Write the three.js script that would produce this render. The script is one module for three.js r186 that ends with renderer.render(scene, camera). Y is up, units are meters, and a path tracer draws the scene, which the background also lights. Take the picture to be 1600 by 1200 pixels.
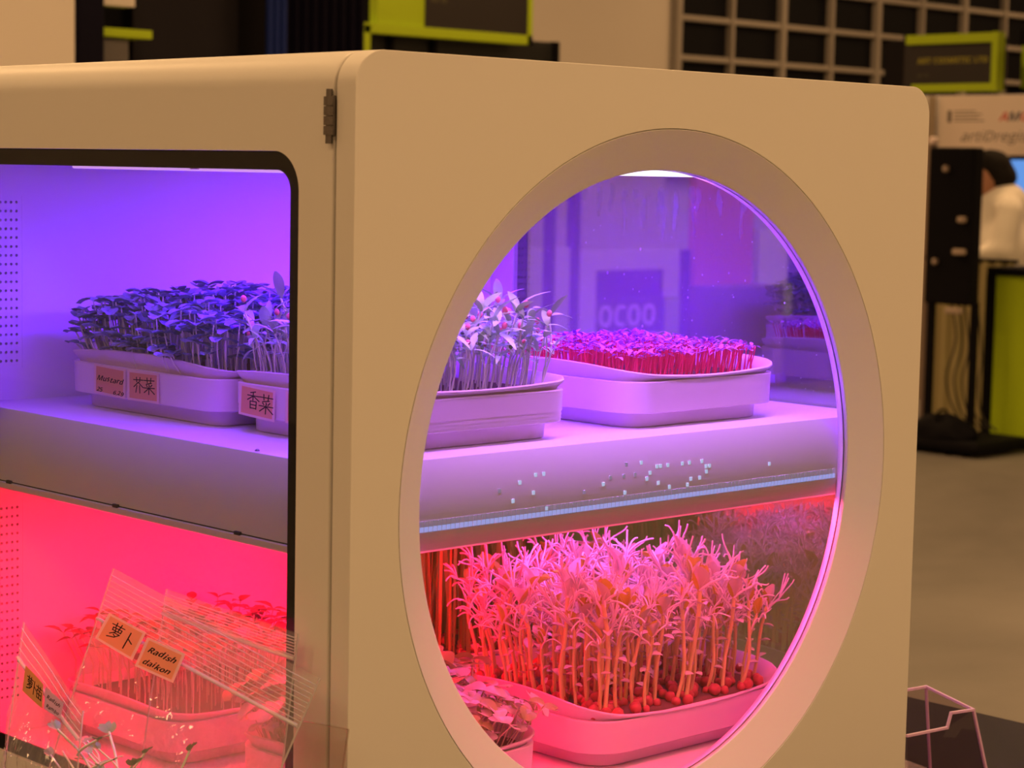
import * as THREE from 'three';
import { mergeGeometries, mergeVertices } from 'three/addons/utils/BufferGeometryUtils.js';
import { RoundedBoxGeometry } from 'three/addons/geometries/RoundedBoxGeometry.js';
import { MarchingCubes } from 'three/addons/objects/MarchingCubes.js';
import { RectAreaLightUniformsLib } from 'three/addons/lights/RectAreaLightUniformsLib.js';
import { ImprovedNoise } from 'three/addons/math/ImprovedNoise.js';
import { Brush, Evaluator, SUBTRACTION } from 'three-bvh-csg';

// ------------------------------------------------------------------ camera, light level
RectAreaLightUniformsLib.init();
const scene = new THREE.Scene();
scene.background = new THREE.Color(0, 0, 0);
const camera = new THREE.PerspectiveCamera(20.24, 1600 / 1200, 0.05, 80);
camera.rotation.order = 'YXZ';
camera.position.set(-0.8532, 1.51, 1.0388);
camera.rotation.set(-0.09778, -0.76223, 0.01943);
camera.focus = 1.62;
camera.userData.fStop = 15;
const renderer = new THREE.WebGLRenderer();
renderer.toneMapping = THREE.LinearToneMapping;
renderer.toneMappingExposure = 1.0;
renderer.shadowMap.enabled = true;

const HALL = { color: [1.0, 0.575, 0.25], power: 16.3 };           // warm ceiling panels of the hall
const UPPER = { violet: [0.10, 0.0, 1.0], pink: [0.8, 0.02, 1.0], strip: [0.53, 0.15, 1.0], side: [0.26, 0.04, 1.0] };
const LOWER = { red: [1.0, 0.0, 0.03], magenta: [0.8, 0.10, 0.85], strip: [1.0, 0.06, 0.20] };

// ------------------------------------------------------------------ helpers
let seed = 12345;
const rnd = () => { seed = (seed + 0x6d2b79f5) | 0; let t = Math.imul(seed ^ (seed >>> 15), 1 | seed); t = (t + Math.imul(t ^ (t >>> 7), 61 | t)) ^ t; return ((t ^ (t >>> 14)) >>> 0) / 4294967296; };
const rr = (a, b) => a + (b - a) * rnd();
const noise = new ImprovedNoise();
const V = (x, y, z) => new THREE.Vector3(x, y, z);
const used = {};
const numbered = (n) => { const k = (used[n] = (used[n] ?? -1) + 1); return k ? `${n}_${String(k).padStart(3, '0')}` : n; };
function tag(o, label, category, group, kind) {
  if (label) o.userData.label = label;
  if (category) o.userData.category = category;
  if (group) o.userData.group = group;
  if (kind) o.userData.kind = kind;
  return o;
}
function shade(o) { o.castShadow = true; o.receiveShadow = true; return o; }
function mesh(name, geo, mat, parent = scene) {
  const m = shade(new THREE.Mesh(geo, mat));
  m.name = parent === scene ? numbered(name) : name;
  parent.add(m);
  return m;
}
function thing(name, label, category, [x, y, z] = [0, 0, 0], turn = 0, group) {
  const g = new THREE.Group(); g.name = numbered(name); g.position.set(x, y, z); g.rotation.y = turn; scene.add(g);
  return tag(g, label, category, group);
}
function struct(name, geo, mat) { return tag(mesh(name, geo, mat), null, null, null, 'structure'); }
function copy(src, label) {
  const c = src.clone(); c.name = numbered(src.name.replace(/_\d{3}$/, '')); scene.add(c);
  if (label) c.userData.label = label;
  return c;
}
const box = (x0, x1, y0, y1, z0, z1) => { const g = new THREE.BoxGeometry(x1 - x0, y1 - y0, z1 - z0); g.translate((x0 + x1) / 2, (y0 + y1) / 2, (z0 + z1) / 2); return g; };
const rbox = (x0, x1, y0, y1, z0, z1, r = 0.002, s = 2) => { const g = new RoundedBoxGeometry(x1 - x0, y1 - y0, z1 - z0, s, Math.min(r, (x1 - x0) / 2.01, (y1 - y0) / 2.01, (z1 - z0) / 2.01)); g.translate((x0 + x1) / 2, (y0 + y1) / 2, (z0 + z1) / 2); return g; };
const merge = (list) => mergeGeometries(list.map((g) => { const n = g.index ? g.toNonIndexed() : g; for (const k of Object.keys(n.attributes)) if (!['position', 'normal', 'uv'].includes(k)) n.deleteAttribute(k); return n; }));
const tube = (pts, r, seg = 8, rad = 5) => new THREE.TubeGeometry(new THREE.CatmullRomCurve3(pts), seg, r, rad, false);
const M = (o) => new THREE.MeshStandardMaterial({ roughness: 0.6, side: THREE.DoubleSide, ...o });
const P = (o) => new THREE.MeshPhysicalMaterial({ roughness: 0.6, side: THREE.DoubleSide, ...o });
const lin = (r, g, b) => new THREE.Color().setRGB(r, g, b);

// a grain texture: patches and fine specks round one value
function grain(w, base, amp, scale, spots = 0) {
  const n = w * w, d = new Uint8Array(n * 4);
  for (let y = 0; y < w; y++) for (let x = 0; x < w; x++) {
    let s = 0, a = 1;
    for (let o = 0, f = scale; o < 4; o++, f *= 2.1, a *= 0.55) {     // wraps round at the edges
      const u = (x / w) * Math.PI * 2, v = (y / w) * Math.PI * 2;
      s += a * noise.noise(Math.cos(u) * f + 7 * o, Math.sin(u) * f + Math.cos(v) * f, Math.sin(v) * f);
    }
    s += (rnd() - 0.5) * spots;
    const i = (y * w + x) * 4;
    for (let c = 0; c < 3; c++) d[i + c] = Math.max(0, Math.min(255, 255 * (base[c] * (1 + amp * s))));
    d[i + 3] = 255;
  }
  const t = new THREE.DataTexture(d, w, w); t.colorSpace = THREE.SRGBColorSpace; t.wrapS = t.wrapT = THREE.RepeatWrapping; t.magFilter = THREE.LinearFilter; t.needsUpdate = true;
  return t;
}
function canvasTexture(w, h, draw) {
  const c = document.createElement('canvas'); c.width = w; c.height = h;
  draw(c.getContext('2d'), w, h);
  const t = new THREE.CanvasTexture(c); t.colorSpace = THREE.SRGBColorSpace; t.magFilter = THREE.LinearFilter;
  return t;
}
// a thin curved sheet over four corners (top left, top right, bottom left, bottom right), pushed along its normal by f(u, v)
function sheet([a, b, c, d], nu, nv, f = () => 0, edge = () => [0, 0]) {
  const A = V(...a), B = V(...b), C = V(...c), D = V(...d);
  const n = B.clone().sub(A).cross(C.clone().sub(A)).normalize().negate();
  const pos = [], uv = [], idx = [];
  for (let j = 0; j <= nv; j++) for (let i = 0; i <= nu; i++) {
    const [du, dv] = edge(i / nu, j / nv), u = i / nu + du, v = j / nv + dv;
    const p = A.clone().multiplyScalar((1 - u) * (1 - v)).addScaledVector(B, u * (1 - v)).addScaledVector(C, (1 - u) * v).addScaledVector(D, u * v).addScaledVector(n, f(i / nu, j / nv));
    pos.push(p.x, p.y, p.z); uv.push(u, 1 - v);
    if (i < nu && j < nv) { const k = j * (nu + 1) + i; idx.push(k, k + nu + 1, k + 1, k + 1, k + nu + 1, k + nu + 2); }
  }
  const g = new THREE.BufferGeometry();
  g.setAttribute('position', new THREE.Float32BufferAttribute(pos, 3)); g.setAttribute('uv', new THREE.Float32BufferAttribute(uv, 2)); g.setIndex(idx); g.computeVertexNormals();
  return g;
}
function roundedRect(S, x0, y0, x1, y1, r) {
  S.moveTo(x0 + r, y0); S.lineTo(x1 - r, y0); S.absarc(x1 - r, y0 + r, r, -Math.PI / 2, 0); S.lineTo(x1, y1 - r); S.absarc(x1 - r, y1 - r, r, 0, Math.PI / 2);
  S.lineTo(x0 + r, y1); S.absarc(x0 + r, y1 - r, r, Math.PI / 2, Math.PI); S.lineTo(x0, y0 + r); S.absarc(x0 + r, y0 + r, r, Math.PI, Math.PI * 1.5);
  return S;
}
const rectShape = (x0, y0, x1, y1, r) => roundedRect(new THREE.Shape(), x0, y0, x1, y1, r);
const rectHole = (x0, y0, x1, y1, r) => roundedRect(new THREE.Path(), x0, y0, x1, y1, r);
const extrude = (S, depth, bevel = 0, curve = 24, bseg = 2) => new THREE.ExtrudeGeometry(S, { depth, curveSegments: curve, bevelEnabled: bevel > 0, bevelSize: bevel, bevelThickness: bevel, bevelOffset: -bevel, bevelSegments: bseg });

// ------------------------------------------------------------------ materials
const mat = {
  white: M({ color: lin(0.80, 0.775, 0.73), roughness: 0.42 }),
  inner: M({ color: lin(0.82, 0.80, 0.80), roughness: 0.5 }),
  ring: M({ color: lin(0.80, 0.775, 0.74), roughness: 0.35 }),
  black: P({ color: lin(0.003, 0.003, 0.005), roughness: 0.3, specularIntensity: 0.3 }),
  dark: M({ color: lin(0.012, 0.011, 0.011), roughness: 0.6 }),
  metal: M({ color: lin(0.20, 0.18, 0.17), roughness: 0.38, metalness: 0.85 }),
  glass: P({ color: lin(0.64, 0.64, 0.64), roughness: 0.0, transmission: 1, thickness: 0, ior: 1.45 }),  // grey tint put in to weaken hall light inside the cabinet
  coated: P({ color: lin(0.9, 0.88, 0.88), roughness: 0.0, transmission: 1, thickness: 0, ior: 2.65 }),
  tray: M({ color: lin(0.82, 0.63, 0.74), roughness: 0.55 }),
  soil: M({ map: grain(128, [0.42, 0.30, 0.24], 0.9, 3, 0.6), roughness: 1 }),
  paperSeam: M({ color: lin(0.8, 0.6, 0.45), roughness: 0.8 }),
};

// ================================================================== HALL
const carpet = grain(512, [0.50, 0.485, 0.47], 0.10, 1.4, 0.10); carpet.repeat.set(3, 3);
struct('floor', box(-7, 24, -0.1, 0, -13.4, 9), M({ map: carpet, roughness: 0.95 }));
struct('ceiling', box(-7, 24, 5.2, 5.3, -13.4, 9), M({ color: lin(0.5, 0.48, 0.46), roughness: 0.9 }));
const wallMat = M({ color: lin(0.50, 0.46, 0.42), roughness: 0.85 });
struct('wall_left', box(-7.2, -7, 0, 5.2, -13.4, 9), wallMat);
struct('wall_front', box(-7, 24, 0, 5.2, 9, 9.2), wallMat);
struct('wall_right', box(24, 24.2, 0, 5.2, -13.4, 9), wallMat);
struct('wall_back', merge([box(-7, 14.72, 0, 5.2, -13.4, -13.15), box(14.72, 24, 0, 1.5, -13.4, -13.15), box(14.72, 24, 4.6, 5.2, -13.4, -13.15)]), wallMat);
{ // dark gridded window in the back wall: mullions, transoms and single panes
  const w = new THREE.Group(); w.name = 'window_1'; w.userData.kind = 'structure'; scene.add(w);
  const bar = M({ color: lin(0.25, 0.225, 0.20), roughness: 0.6 }), pane = P({ color: lin(0.003, 0.003, 0.005), roughness: 0.7, specularIntensity: 0.2 });
  const ys = [1.5, 1.89, 2.27, 2.655, 3.04, 3.42, 3.81, 4.2, 4.6], xs = [];
  for (let x = 14.76; x < 24; x += 0.79) xs.push(x);
  xs.forEach((x, i) => mesh('mullion', rbox(x - (i % 2 ? 0.022 : 0.036), x + (i % 2 ? 0.022 : 0.036), 1.5, 4.6, -13.2, -13.06, 0.01), bar, w));
  for (const y of ys) mesh('transom', rbox(14.72, 24, y - 0.028, y + 0.028, -13.19, -13.08, 0.01), bar, w);
  const pg = box(-0.37, 0.37, -0.165, 0.165, -0.01, 0.01);
  for (let i = 0; i + 1 < xs.length; i++) for (let j = 0; j + 1 < ys.length; j++) mesh('pane', pg, pane, w).position.set((xs[i] + xs[i + 1]) / 2, (ys[j] + ys[j + 1]) / 2, -13.15);
}
{ // ceiling panels that light the hall
  const frame = M({ color: lin(0.6, 0.6, 0.6) }), glow = M({ color: lin(0.8, 0.8, 0.8), emissive: lin(...HALL.color), emissiveIntensity: 2 });
  for (let i = 0; i < 6; i++) for (let j = 0; j < 5; j++) {
    const t = thing('ceiling_light', 'square warm white ceiling panel light in the hall ceiling', 'ceiling light', [-4.2 + i * 5, 5.2, -10.8 + j * 4.4], 0, 'ceiling panel lights of the hall');
    mesh('frame', extrude(Object.assign(rectShape(-0.65, -0.65, 0.65, 0.65, 0.03), { holes: [rectHole(-0.6, -0.6, 0.6, 0.6, 0.02)] }), 0.04).rotateX(Math.PI / 2), frame, t);
    mesh('light_diffuser', box(-0.6, 0.6, -0.025, -0.005, -0.6, 0.6), glow, t);
    const l = new THREE.RectAreaLight(lin(...HALL.color), HALL.power, 1.2, 1.2); l.rotation.x = -Math.PI / 2; l.position.y = -0.03; t.add(l);
  }
}

// ================================================================== DISPLAY TABLE
{
  const t = thing('display_table', 'dark cloth covered display table under the white growing cabinet', 'table', [0, 0, 0]);
  const cloth = M({ map: grain(256, [0.105, 0.095, 0.10], 0.25, 4, 0.25), roughness: 0.9 });
  mesh('table_top', rbox(-0.42, 0.942, 0.955, 0.985, -1.3, 0.3, 0.008), cloth, t);
  mesh('skirt', merge([box(-0.41, 0.93, 0.02, 0.955, 0.28, 0.29), box(-0.41, 0.93, 0.02, 0.955, -1.29, -1.28), box(-0.41, -0.4, 0.02, 0.955, -1.28, 0.28), box(0.92, 0.93, 0.02, 0.955, -1.28, 0.28)]), cloth, t);
  for (const [x, z] of [[-0.36, 0.22], [0.88, 0.22], [-0.36, -1.2], [0.88, -1.2]]) mesh('leg', new THREE.CylinderGeometry(0.02, 0.02, 0.955, 12).translate(x, 0.4775, z), mat.metal, t);
}

// ================================================================== GROWING CABINET
// x 0..0.6 along the door, z 0 (door front) .. -0.53, y 0.985..1.585
const cabinet = thing('growing_cabinet', 'cream white indoor growing cabinet with round door window, glass side and violet and red lights', 'growing cabinet');
const CB = 0.985, CT = 1.585, GL = 0.012, GR = 0.588;              // bottom, top, inner faces of the side walls
const LOWF = 1.040, CEIL = 1.516;
{
  // body: a rounded tube along z with a window opening cut in both sides
  const S = rectShape(0, CB, 0.6, CT, 0.023); S.holes.push(rectHole(GL, LOWF, GR, CEIL, 0.004));
  const tubeGeo = extrude(S, 0.5085, 0.0012, 16, 2); tubeGeo.translate(0, 0, -0.531);
  const cut = extrude(rectShape(-0.4735, 1.052, -0.0558, 1.5213, 0.026), 1.2, 0, 16).rotateY(-Math.PI / 2); // (z, y) outline swept along x
  cut.translate(0.9, 0, 0);
  const ev = new Evaluator(); ev.attributes = ['position', 'normal', 'uv']; ev.useGroups = false;
  const A = new Brush(tubeGeo), B = new Brush(cut); A.updateMatrixWorld(); B.updateMatrixWorld();
  const body = ev.evaluate(A, B, SUBTRACTION);
  mesh('body', body.geometry, mat.white, cabinet);
  mesh('back_cover', rbox(0.004, 0.596, CB + 0.004, CT - 0.004, -0.545, -0.528, 0.01), M({ color: lin(0.28, 0.28, 0.29), roughness: 0.5, metalness: 0.3 }), cabinet);  // grey put into the colour so the vent holes in front look shaded

  // side windows: pane tinted to dim hall light, with a printed black border; the far side carries a second, reflecting pane
  const ringShape = rectShape(-0.4734, 1.0521, -0.0559, 1.5212, 0.0259); ringShape.holes.push(rectHole(-0.461, 1.0645, -0.0683, 1.509, 0.014));
  const border = extrude(ringShape, 0.0016, 0, 16).rotateY(-Math.PI / 2), pane = new THREE.ShapeGeometry(rectShape(-0.4725, 1.053, -0.0568, 1.5205, 0.0255), 12).rotateY(-Math.PI / 2);
  const side = (name, x, label, m) => {
    const p = mesh(name, pane.clone().translate(x, 0, 0), m, cabinet); if (label) p.userData.label = label;
    return p;
  };
  const w1 = side('side_window', 0.0022, 'clear side window with a black border', mat.glass);
  mesh('black_border', border.clone().translate(0.0038 + 0.0008, 0, 0), mat.black, w1);
  const w2 = side('side_window', 0.5975, 'reflecting far side window', mat.coated);
  mesh('inner_pane', pane.clone().translate(0.5895, 0, 0), mat.coated, w2);
  mesh('black_border', border.clone().translate(0.5965, 0, 0), mat.black, w2);

  // water streaks and specks on the inside of the reflecting window
  const wet = P({ color: lin(0.93, 0.93, 0.94), roughness: 0.3, transmission: 0.97, thickness: 0, ior: 1.33 }), wx = 0.5886;
  for (let i = 0; i < 26; i++) {
    const z = -0.38 + 0.26 * rnd(), y0 = 1.503 - 0.012 * rnd(), L = 0.012 + 0.035 * rnd() ** 2, w0 = 0.0010 + 0.0030 * rnd(), bend = 0.004 * (rnd() - 0.5), pos = [], idx = [];
    for (let k = 0; k <= 9; k++) { const u = k / 9, w = w0 * (0.35 + 0.65 * Math.sin(Math.PI * Math.min(1, 0.1 + u * 0.95))) * (0.8 + 0.4 * rnd()), zc = z + bend * Math.sin(u * 5); pos.push(wx, y0 - L * u, zc - w, wx - 0.0003, y0 - L * u, zc, wx, y0 - L * u, zc + w); if (k < 9) for (const o of [0, 1]) { const a = 3 * k + o; idx.push(a, a + 3, a + 1, a + 1, a + 3, a + 4); } }
    const g = new THREE.BufferGeometry(); g.setAttribute('position', new THREE.Float32BufferAttribute(pos, 3)); g.setAttribute('uv', new THREE.Float32BufferAttribute(new Array(pos.length / 3 * 2).fill(0), 2)); g.setIndex(idx); g.computeVertexNormals();
    mesh('water_streak', g, wet, w2);
  }
  const drops = [];
  for (let i = 0; i < 110; i++) { const r = 0.0003 + 0.0006 * rnd() ** 3; drops.push(new THREE.SphereGeometry(r, 6, 4).scale(0.35, 1 + 0.8 * rnd(), 1).translate(wx, 1.33 + 0.17 * rnd(), -0.44 + 0.38 * rnd())); }
  mesh('water_specks', merge(drops), M({ color: lin(0.8, 0.8, 0.82), roughness: 0.3 }), w2).userData.kind = 'stuff';

  // back panel with four fields of vent holes
  const bx = [[0.0215, 0.0655], [0.5345, 0.5785]], by = [[1.344, 1.484], [1.066, 1.236]];
  const back = rectShape(GL + 0.0005, LOWF + 0.0005, GR - 0.0005, CEIL - 0.0005, 0.001);
  for (const [a, b] of bx) for (const [c, d] of by) back.holes.push(rectHole(a, c, b, d, 0.001));
  const bp = mesh('back_panel', extrude(back, 0.003, 0, 4).translate(0, 0, -0.506), mat.inner, cabinet);
  for (const [c, d] of by) {
    const f = rectShape(-0.022, c, 0.022, d, 0.001);
    for (let x = -0.0172; x < 0.019; x += 0.0049) for (let y = c + 0.006; y < d - 0.004; y += 0.00715) { const h = new THREE.Path(); h.absarc(x, y, 0.0013, 0, Math.PI * 2); f.holes.push(h); }
    const field = extrude(f, 0.007, 0, 3).translate(0, 0, -0.5102);
    for (const [a, b] of bx) mesh('vent_field', field, mat.inner, bp).position.x = (a + b) / 2;
  }

  // light bars under the ceiling and under the shelf: a glowing face, and a lamp of its size in front of it
  const bar = (name, x0, x1, y, z, w, col, glow, power, glowCol = col, tall = 0.006) => {
    const m = mesh(name, rbox(x0, x1, y - tall, y, z - w / 2, z + w / 2, 0.0015), M({ color: lin(0.8, 0.8, 0.8), emissive: lin(...glowCol), emissiveIntensity: glow }), cabinet);
    const l = new THREE.RectAreaLight(lin(...col), power, x1 - x0 - 0.004, w - 0.002); l.rotation.x = -Math.PI / 2; l.position.set((x0 + x1) / 2, y - tall - 0.0008, z); cabinet.add(l);
    return m;
  };
  bar('violet_light_bar', 0.05, 0.55, CEIL - 0.0005, -0.24, 0.030, UPPER.violet, 1.0, 150);
  bar('pink_light_bar', 0.26, 0.50, CEIL - 0.0005, -0.36, 0.022, UPPER.pink, 1.0, 9);
  bar('front_light_strip', 0.05, 0.55, CEIL - 0.0005, -0.0275, 0.008, UPPER.strip, 2.2, 290, [1, 0.95, 0.95]);
  const SB = 1.2565;
  bar('red_light_bar', 0.03, 0.33, SB, -0.36, 0.040, LOWER.red, 1.0, 120);
  bar('magenta_light_bar', 0.34, 0.56, SB, -0.20, 0.018, LOWER.magenta, 1.0, 60);
  bar('front_light_strip', 0.05, 0.55, 1.2574, -0.0350, 0.010, LOWER.strip, 1.0, 120, LOWER.strip, 0.0022);
  // strips along the side window, above the trays
  const sideBar = (name, y, z0, z1, col, glow, power, glowCol) => {
    const m = mesh(name, rbox(0.030, 0.038, y - 0.006, y, z0, z1, 0.0015), M({ color: lin(0.8, 0.8, 0.8), emissive: lin(...glowCol), emissiveIntensity: glow }), cabinet);
    const l = new THREE.RectAreaLight(lin(...col), power, 0.006, z1 - z0 - 0.004); l.rotation.x = -Math.PI / 2; l.position.set(0.034, y - 0.0068, (z0 + z1) / 2); cabinet.add(l);
    return m;
  };
  const sb = sideBar('side_light_strip', CEIL - 0.0030, -0.372, -0.05, UPPER.side, 1.0, 90, [0.85, 0.42, 1.0]);
  mesh('strip_clip', rbox(0.028, 0.040, CEIL - 0.0078, CEIL - 0.0005, -0.216, -0.207, 0.0008), M({ color: lin(0.8, 0.5, 0.5) }), sb);
  sideBar('side_light_strip', SB, -0.40, -0.06, LOWER.strip, 0.8, 80, LOWER.strip);  // added strip, put in to brighten the lower left trays

  // middle shelf: box, raised top plate, lower trim with clips, LED matrix behind its white front
  const shelf = mesh('shelf', rbox(GL + 0.0100, GR - 0.0008, 1.2572, 1.3150, -0.5028, -0.0440, 0.0015), mat.inner, cabinet);
  mesh('top_plate', rbox(GL + 0.0088, GR - 0.0004, 1.3152, 1.3182, -0.5028, -0.0325, 0.0008), mat.inner, shelf);
  const faceZ = (y) => -0.0230 - (y > 1.274 ? 0.0090 * ((y - 1.274) / 0.0440) ** 2 : 0.0055 * ((1.274 - y) / 0.0168) ** 2);
  { // front of the shelf: gently bowed, its top and bottom edges set back
    const F = new THREE.Shape(); F.moveTo(0.045, 1.2572);
    for (let i = 0; i <= 24; i++) { const y = 1.2572 + 0.0608 * i / 24; F.lineTo(-faceZ(y), y); }
    F.lineTo(0.045, 1.3180);
    const g = new THREE.ExtrudeGeometry(F, { depth: GR - GL - 0.0022, bevelEnabled: false, curveSegments: 16 }); g.rotateY(Math.PI / 2); g.translate(GL + 0.0012, 0, 0);
    mesh('front_face', g, mat.inner, shelf);
  }
  mesh('lower_trim', rbox(GL - 0.0006, GL + 0.0110, 1.2566, 1.2617, -0.502, -0.026, 0.0008), mat.inner, shelf);
  mesh('trim_gap', box(GL + 0.0016, GL + 0.011, 1.2617, 1.2625, -0.502, -0.026), mat.dark, shelf);
  for (const z of [-0.4334, -0.1349, -0.284]) mesh('clip', rbox(GL - 0.001, GL + 0.003, 1.2612, 1.2638, z - 0.0035, z + 0.0035, 0.0005), mat.dark, shelf);
  mesh('screw', new THREE.SphereGeometry(0.0019, 12, 6, 0, Math.PI * 2, 0, Math.PI / 2).translate(0.0258, 1.3178, -0.1319), mat.metal, shelf);
  {
    const faceX = (y) => GL + 0.0009 + (y > 1.272 ? 0.0075 * ((y - 1.272) / 0.0460) ** 2 : 0), F = new THREE.Shape(); F.moveTo(0.03, 1.2628);
    for (let i = 0; i <= 20; i++) { const y = 1.2628 + 0.0552 * i / 20; F.lineTo(faceX(y), y); }
    F.lineTo(0.03, 1.3180);
    mesh('side_face', new THREE.ExtrudeGeometry(F, { depth: 0.4765, bevelEnabled: false }).translate(0, 0, -0.5026), mat.inner, shelf);
  }
  const px = new THREE.BoxGeometry(0.0031, 0.0034, 0.0006), led = (k) => M({ color: lin(0.78, 0.76, 0.76), emissive: lin(0.20, 0.36, 1.0), emissiveIntensity: k });
  const l1 = led(1.0), l2 = led(0.2), lb = M({ color: lin(0.78, 0.76, 0.76), emissive: lin(0.36, 0.62, 1.0), emissiveIntensity: 1.0 }), lf = led(0.3);
  for (let i = 0; i <= 110; i++) {
    const x = 0.08 + i * 0.004;
    mesh('led_pixel', px, l1, shelf).position.set(x, 1.2727, faceZ(1.2727) + 0.0001);
    mesh('led_pixel', px, l2, shelf).position.set(x, 1.2767, faceZ(1.2767) + 0.0001);
  }
  const pd = new THREE.BoxGeometry(0.0026, 0.0028, 0.0006);
    for (const [i, j, f] of [[27, 6], [29, 6], [23, 5], [26, 3], [21, 2], [18, 4, 1], [29, 0], [31, 0, 1], [50, 6, 1], [54, 6], [58, 5], [59, 5], [61, 5], [65, 5], [67, 5], [70.5, 5], [71.5, 4], [72.5, 4], [71.5, 3], [56, 4], [55, 3], [58, 2], [61, 1], [66, 1], [67, 2], [69.5, 2], [49, 4, 1], [45.5, 4, 1], [43.5, 3], [49, 1], [38.5, 2, 1], [90, 3], [52, 4, 1]]) mesh('led_pixel', pd, f ? lf : lb, shelf).position.set(0.08 + i * 0.004, 1.2765 + j * 0.004, faceZ(1.2765 + j * 0.004) + 0.0001);

  // floor plate of the lower chamber
  mesh('floor_plate', rbox(GL + 0.0004, GR - 0.0004, LOWF - 0.001, LOWF + 0.002, -0.502, -0.0245, 0.001), mat.inner, cabinet);

  // door: rounded slab with a round opening, dished ring, glass disc
  const CX = 0.2977, CY = 1.2862, RO = 0.257, RI = 0.2278;
  const D = rectShape(0, CB, 0.6, CT, 0.023), h = new THREE.Path(); h.absarc(CX, CY, RO + 0.0004, 0, Math.PI * 2); D.holes.push(h);
  const door = mesh('door', extrude(D, 0.0171, 0.0006, 96, 3).translate(0, 0, -0.0177), mat.white, cabinet);
  const lathe = (pts) => new THREE.LatheGeometry(pts.map(([r, z]) => new THREE.Vector2(r, z)), 160).rotateX(Math.PI / 2).translate(CX, CY, 0);
  const prof = [[RO, -0.0185], [RO, -0.0003], [RO - 0.0004, -0.0002], [RI + 0.0006, -0.0136], [RI, -0.0140], [RI, -0.0172], [RI + 0.004, -0.0172], [RO - 0.002, -0.0185], [RO, -0.0185]];
  mesh('window_ring', lathe(prof), mat.ring, door).userData.label = 'wide dished ring round the door window';
  mesh('ring_gasket', lathe([[RI - 0.0002, -0.0184], [RI - 0.0002, -0.0232], [RI + 0.006, -0.0232], [RI + 0.006, -0.0184], [RI - 0.0002, -0.0184]]), mat.inner, door);
  mesh('door_glass', new THREE.CircleGeometry(RI + 0.003, 96).translate(CX, CY, -0.0178), mat.glass, door);

  const seamBlockShape = rectShape(0.0045, CB + 0.0045, 0.5955, CT - 0.0045, 0.019); seamBlockShape.holes.push(rectHole(0.0105, CB + 0.0105, 0.5895, CT - 0.0105, 0.014));
  mesh('seam_light_block', extrude(seamBlockShape, 0.0040, 0, 12).translate(0, 0, -0.0218), mat.dark, door);  // added dark frame, keeps cabinet light from leaking out at the seam

  // hinge at the top of the seam
  const hg = mesh('hinge', rbox(-0.0022, 0.0006, 1.5310, 1.5560, -0.0262, -0.0190, 0.0006), mat.metal, cabinet);
  for (let i = 0; i < 4; i++) mesh('knuckle', new THREE.CylinderGeometry(0.0036, 0.0036, 0.0056, 14).translate(-0.0026, 1.5525 - i * 0.0061, -0.0224), mat.metal, hg);
  mesh('pin', new THREE.CylinderGeometry(0.0021, 0.0024, 0.034, 10).translate(-0.0026, 1.5430, -0.0224), mat.metal, hg);
}

// ================================================================== SEED TRAYS
// a ring of quads: profile [[outset, height, wave share], ...] swept round a rounded rectangle w x d; the wave lifts the left and right sides
function sweep(w, d, r, profile, wave = 0, capTop = null, closed = false) {
  const N = 72, pos = [], idx = [];
  const path = (o) => { const out = []; const hw = w / 2 + o, hd = d / 2 + o, rad = Math.max(0.002, r + o); for (let i = 0; i < N; i++) { const c = Math.floor(i / (N / 4)), f = (i % (N / 4)) / (N / 4 - 1); const a = (c + f) * Math.PI / 2; const sx = [1, -1, -1, 1][c], sz = [1, 1, -1, -1][c]; out.push([sx * (hw - rad) + rad * Math.cos(a), sz * (hd - rad) + rad * Math.sin(a)]); } return out; };
  // points are spread along the sides as well: resample by length
  const even = (p) => { const L = [0]; for (let i = 0; i < p.length; i++) { const q = p[(i + 1) % p.length]; L.push(L[i] + Math.hypot(q[0] - p[i][0], q[1] - p[i][1])); } const out = [], T = L[p.length]; for (let k = 0; k < N; k++) { const t = (k / N) * T; let i = 0; while (L[i + 1] < t) i++; const f = (t - L[i]) / Math.max(1e-9, L[i + 1] - L[i]), a = p[i], b = p[(i + 1) % p.length]; out.push([a[0] + f * (b[0] - a[0]), a[1] + f * (b[1] - a[1])]); } return out; };
  for (const [o, y, s = 0] of profile) for (const [x, z] of even(path(o))) { const hw = w / 2, hd = d / 2; pos.push(x, y + s * wave * ((x / hw) ** 2 * Math.cos((z / hd) * 1.1) - (z / hd) ** 2 * Math.cos((x / hw) * 1.1)), z); }
  for (let j = 0; j + 1 < profile.length; j++) for (let i = 0; i < N; i++) { const a = j * N + i, b = j * N + ((i + 1) % N); idx.push(a, a + N, b, b, a + N, b + N); }
  if (capTop !== null) { const k = pos.length / 3; pos.push(0, capTop, 0); const j = (profile.length - 1) * N; for (let i = 0; i < N; i++) idx.push(j + i, k, j + ((i + 1) % N)); }
  const g = new THREE.BufferGeometry(); g.setAttribute('position', new THREE.Float32BufferAttribute(pos, 3)); g.setIndex(idx);
  const n = g.toNonIndexed(); const m = mergeVertices(n, 1e-6); m.computeVertexNormals();
  return m;
}
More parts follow.
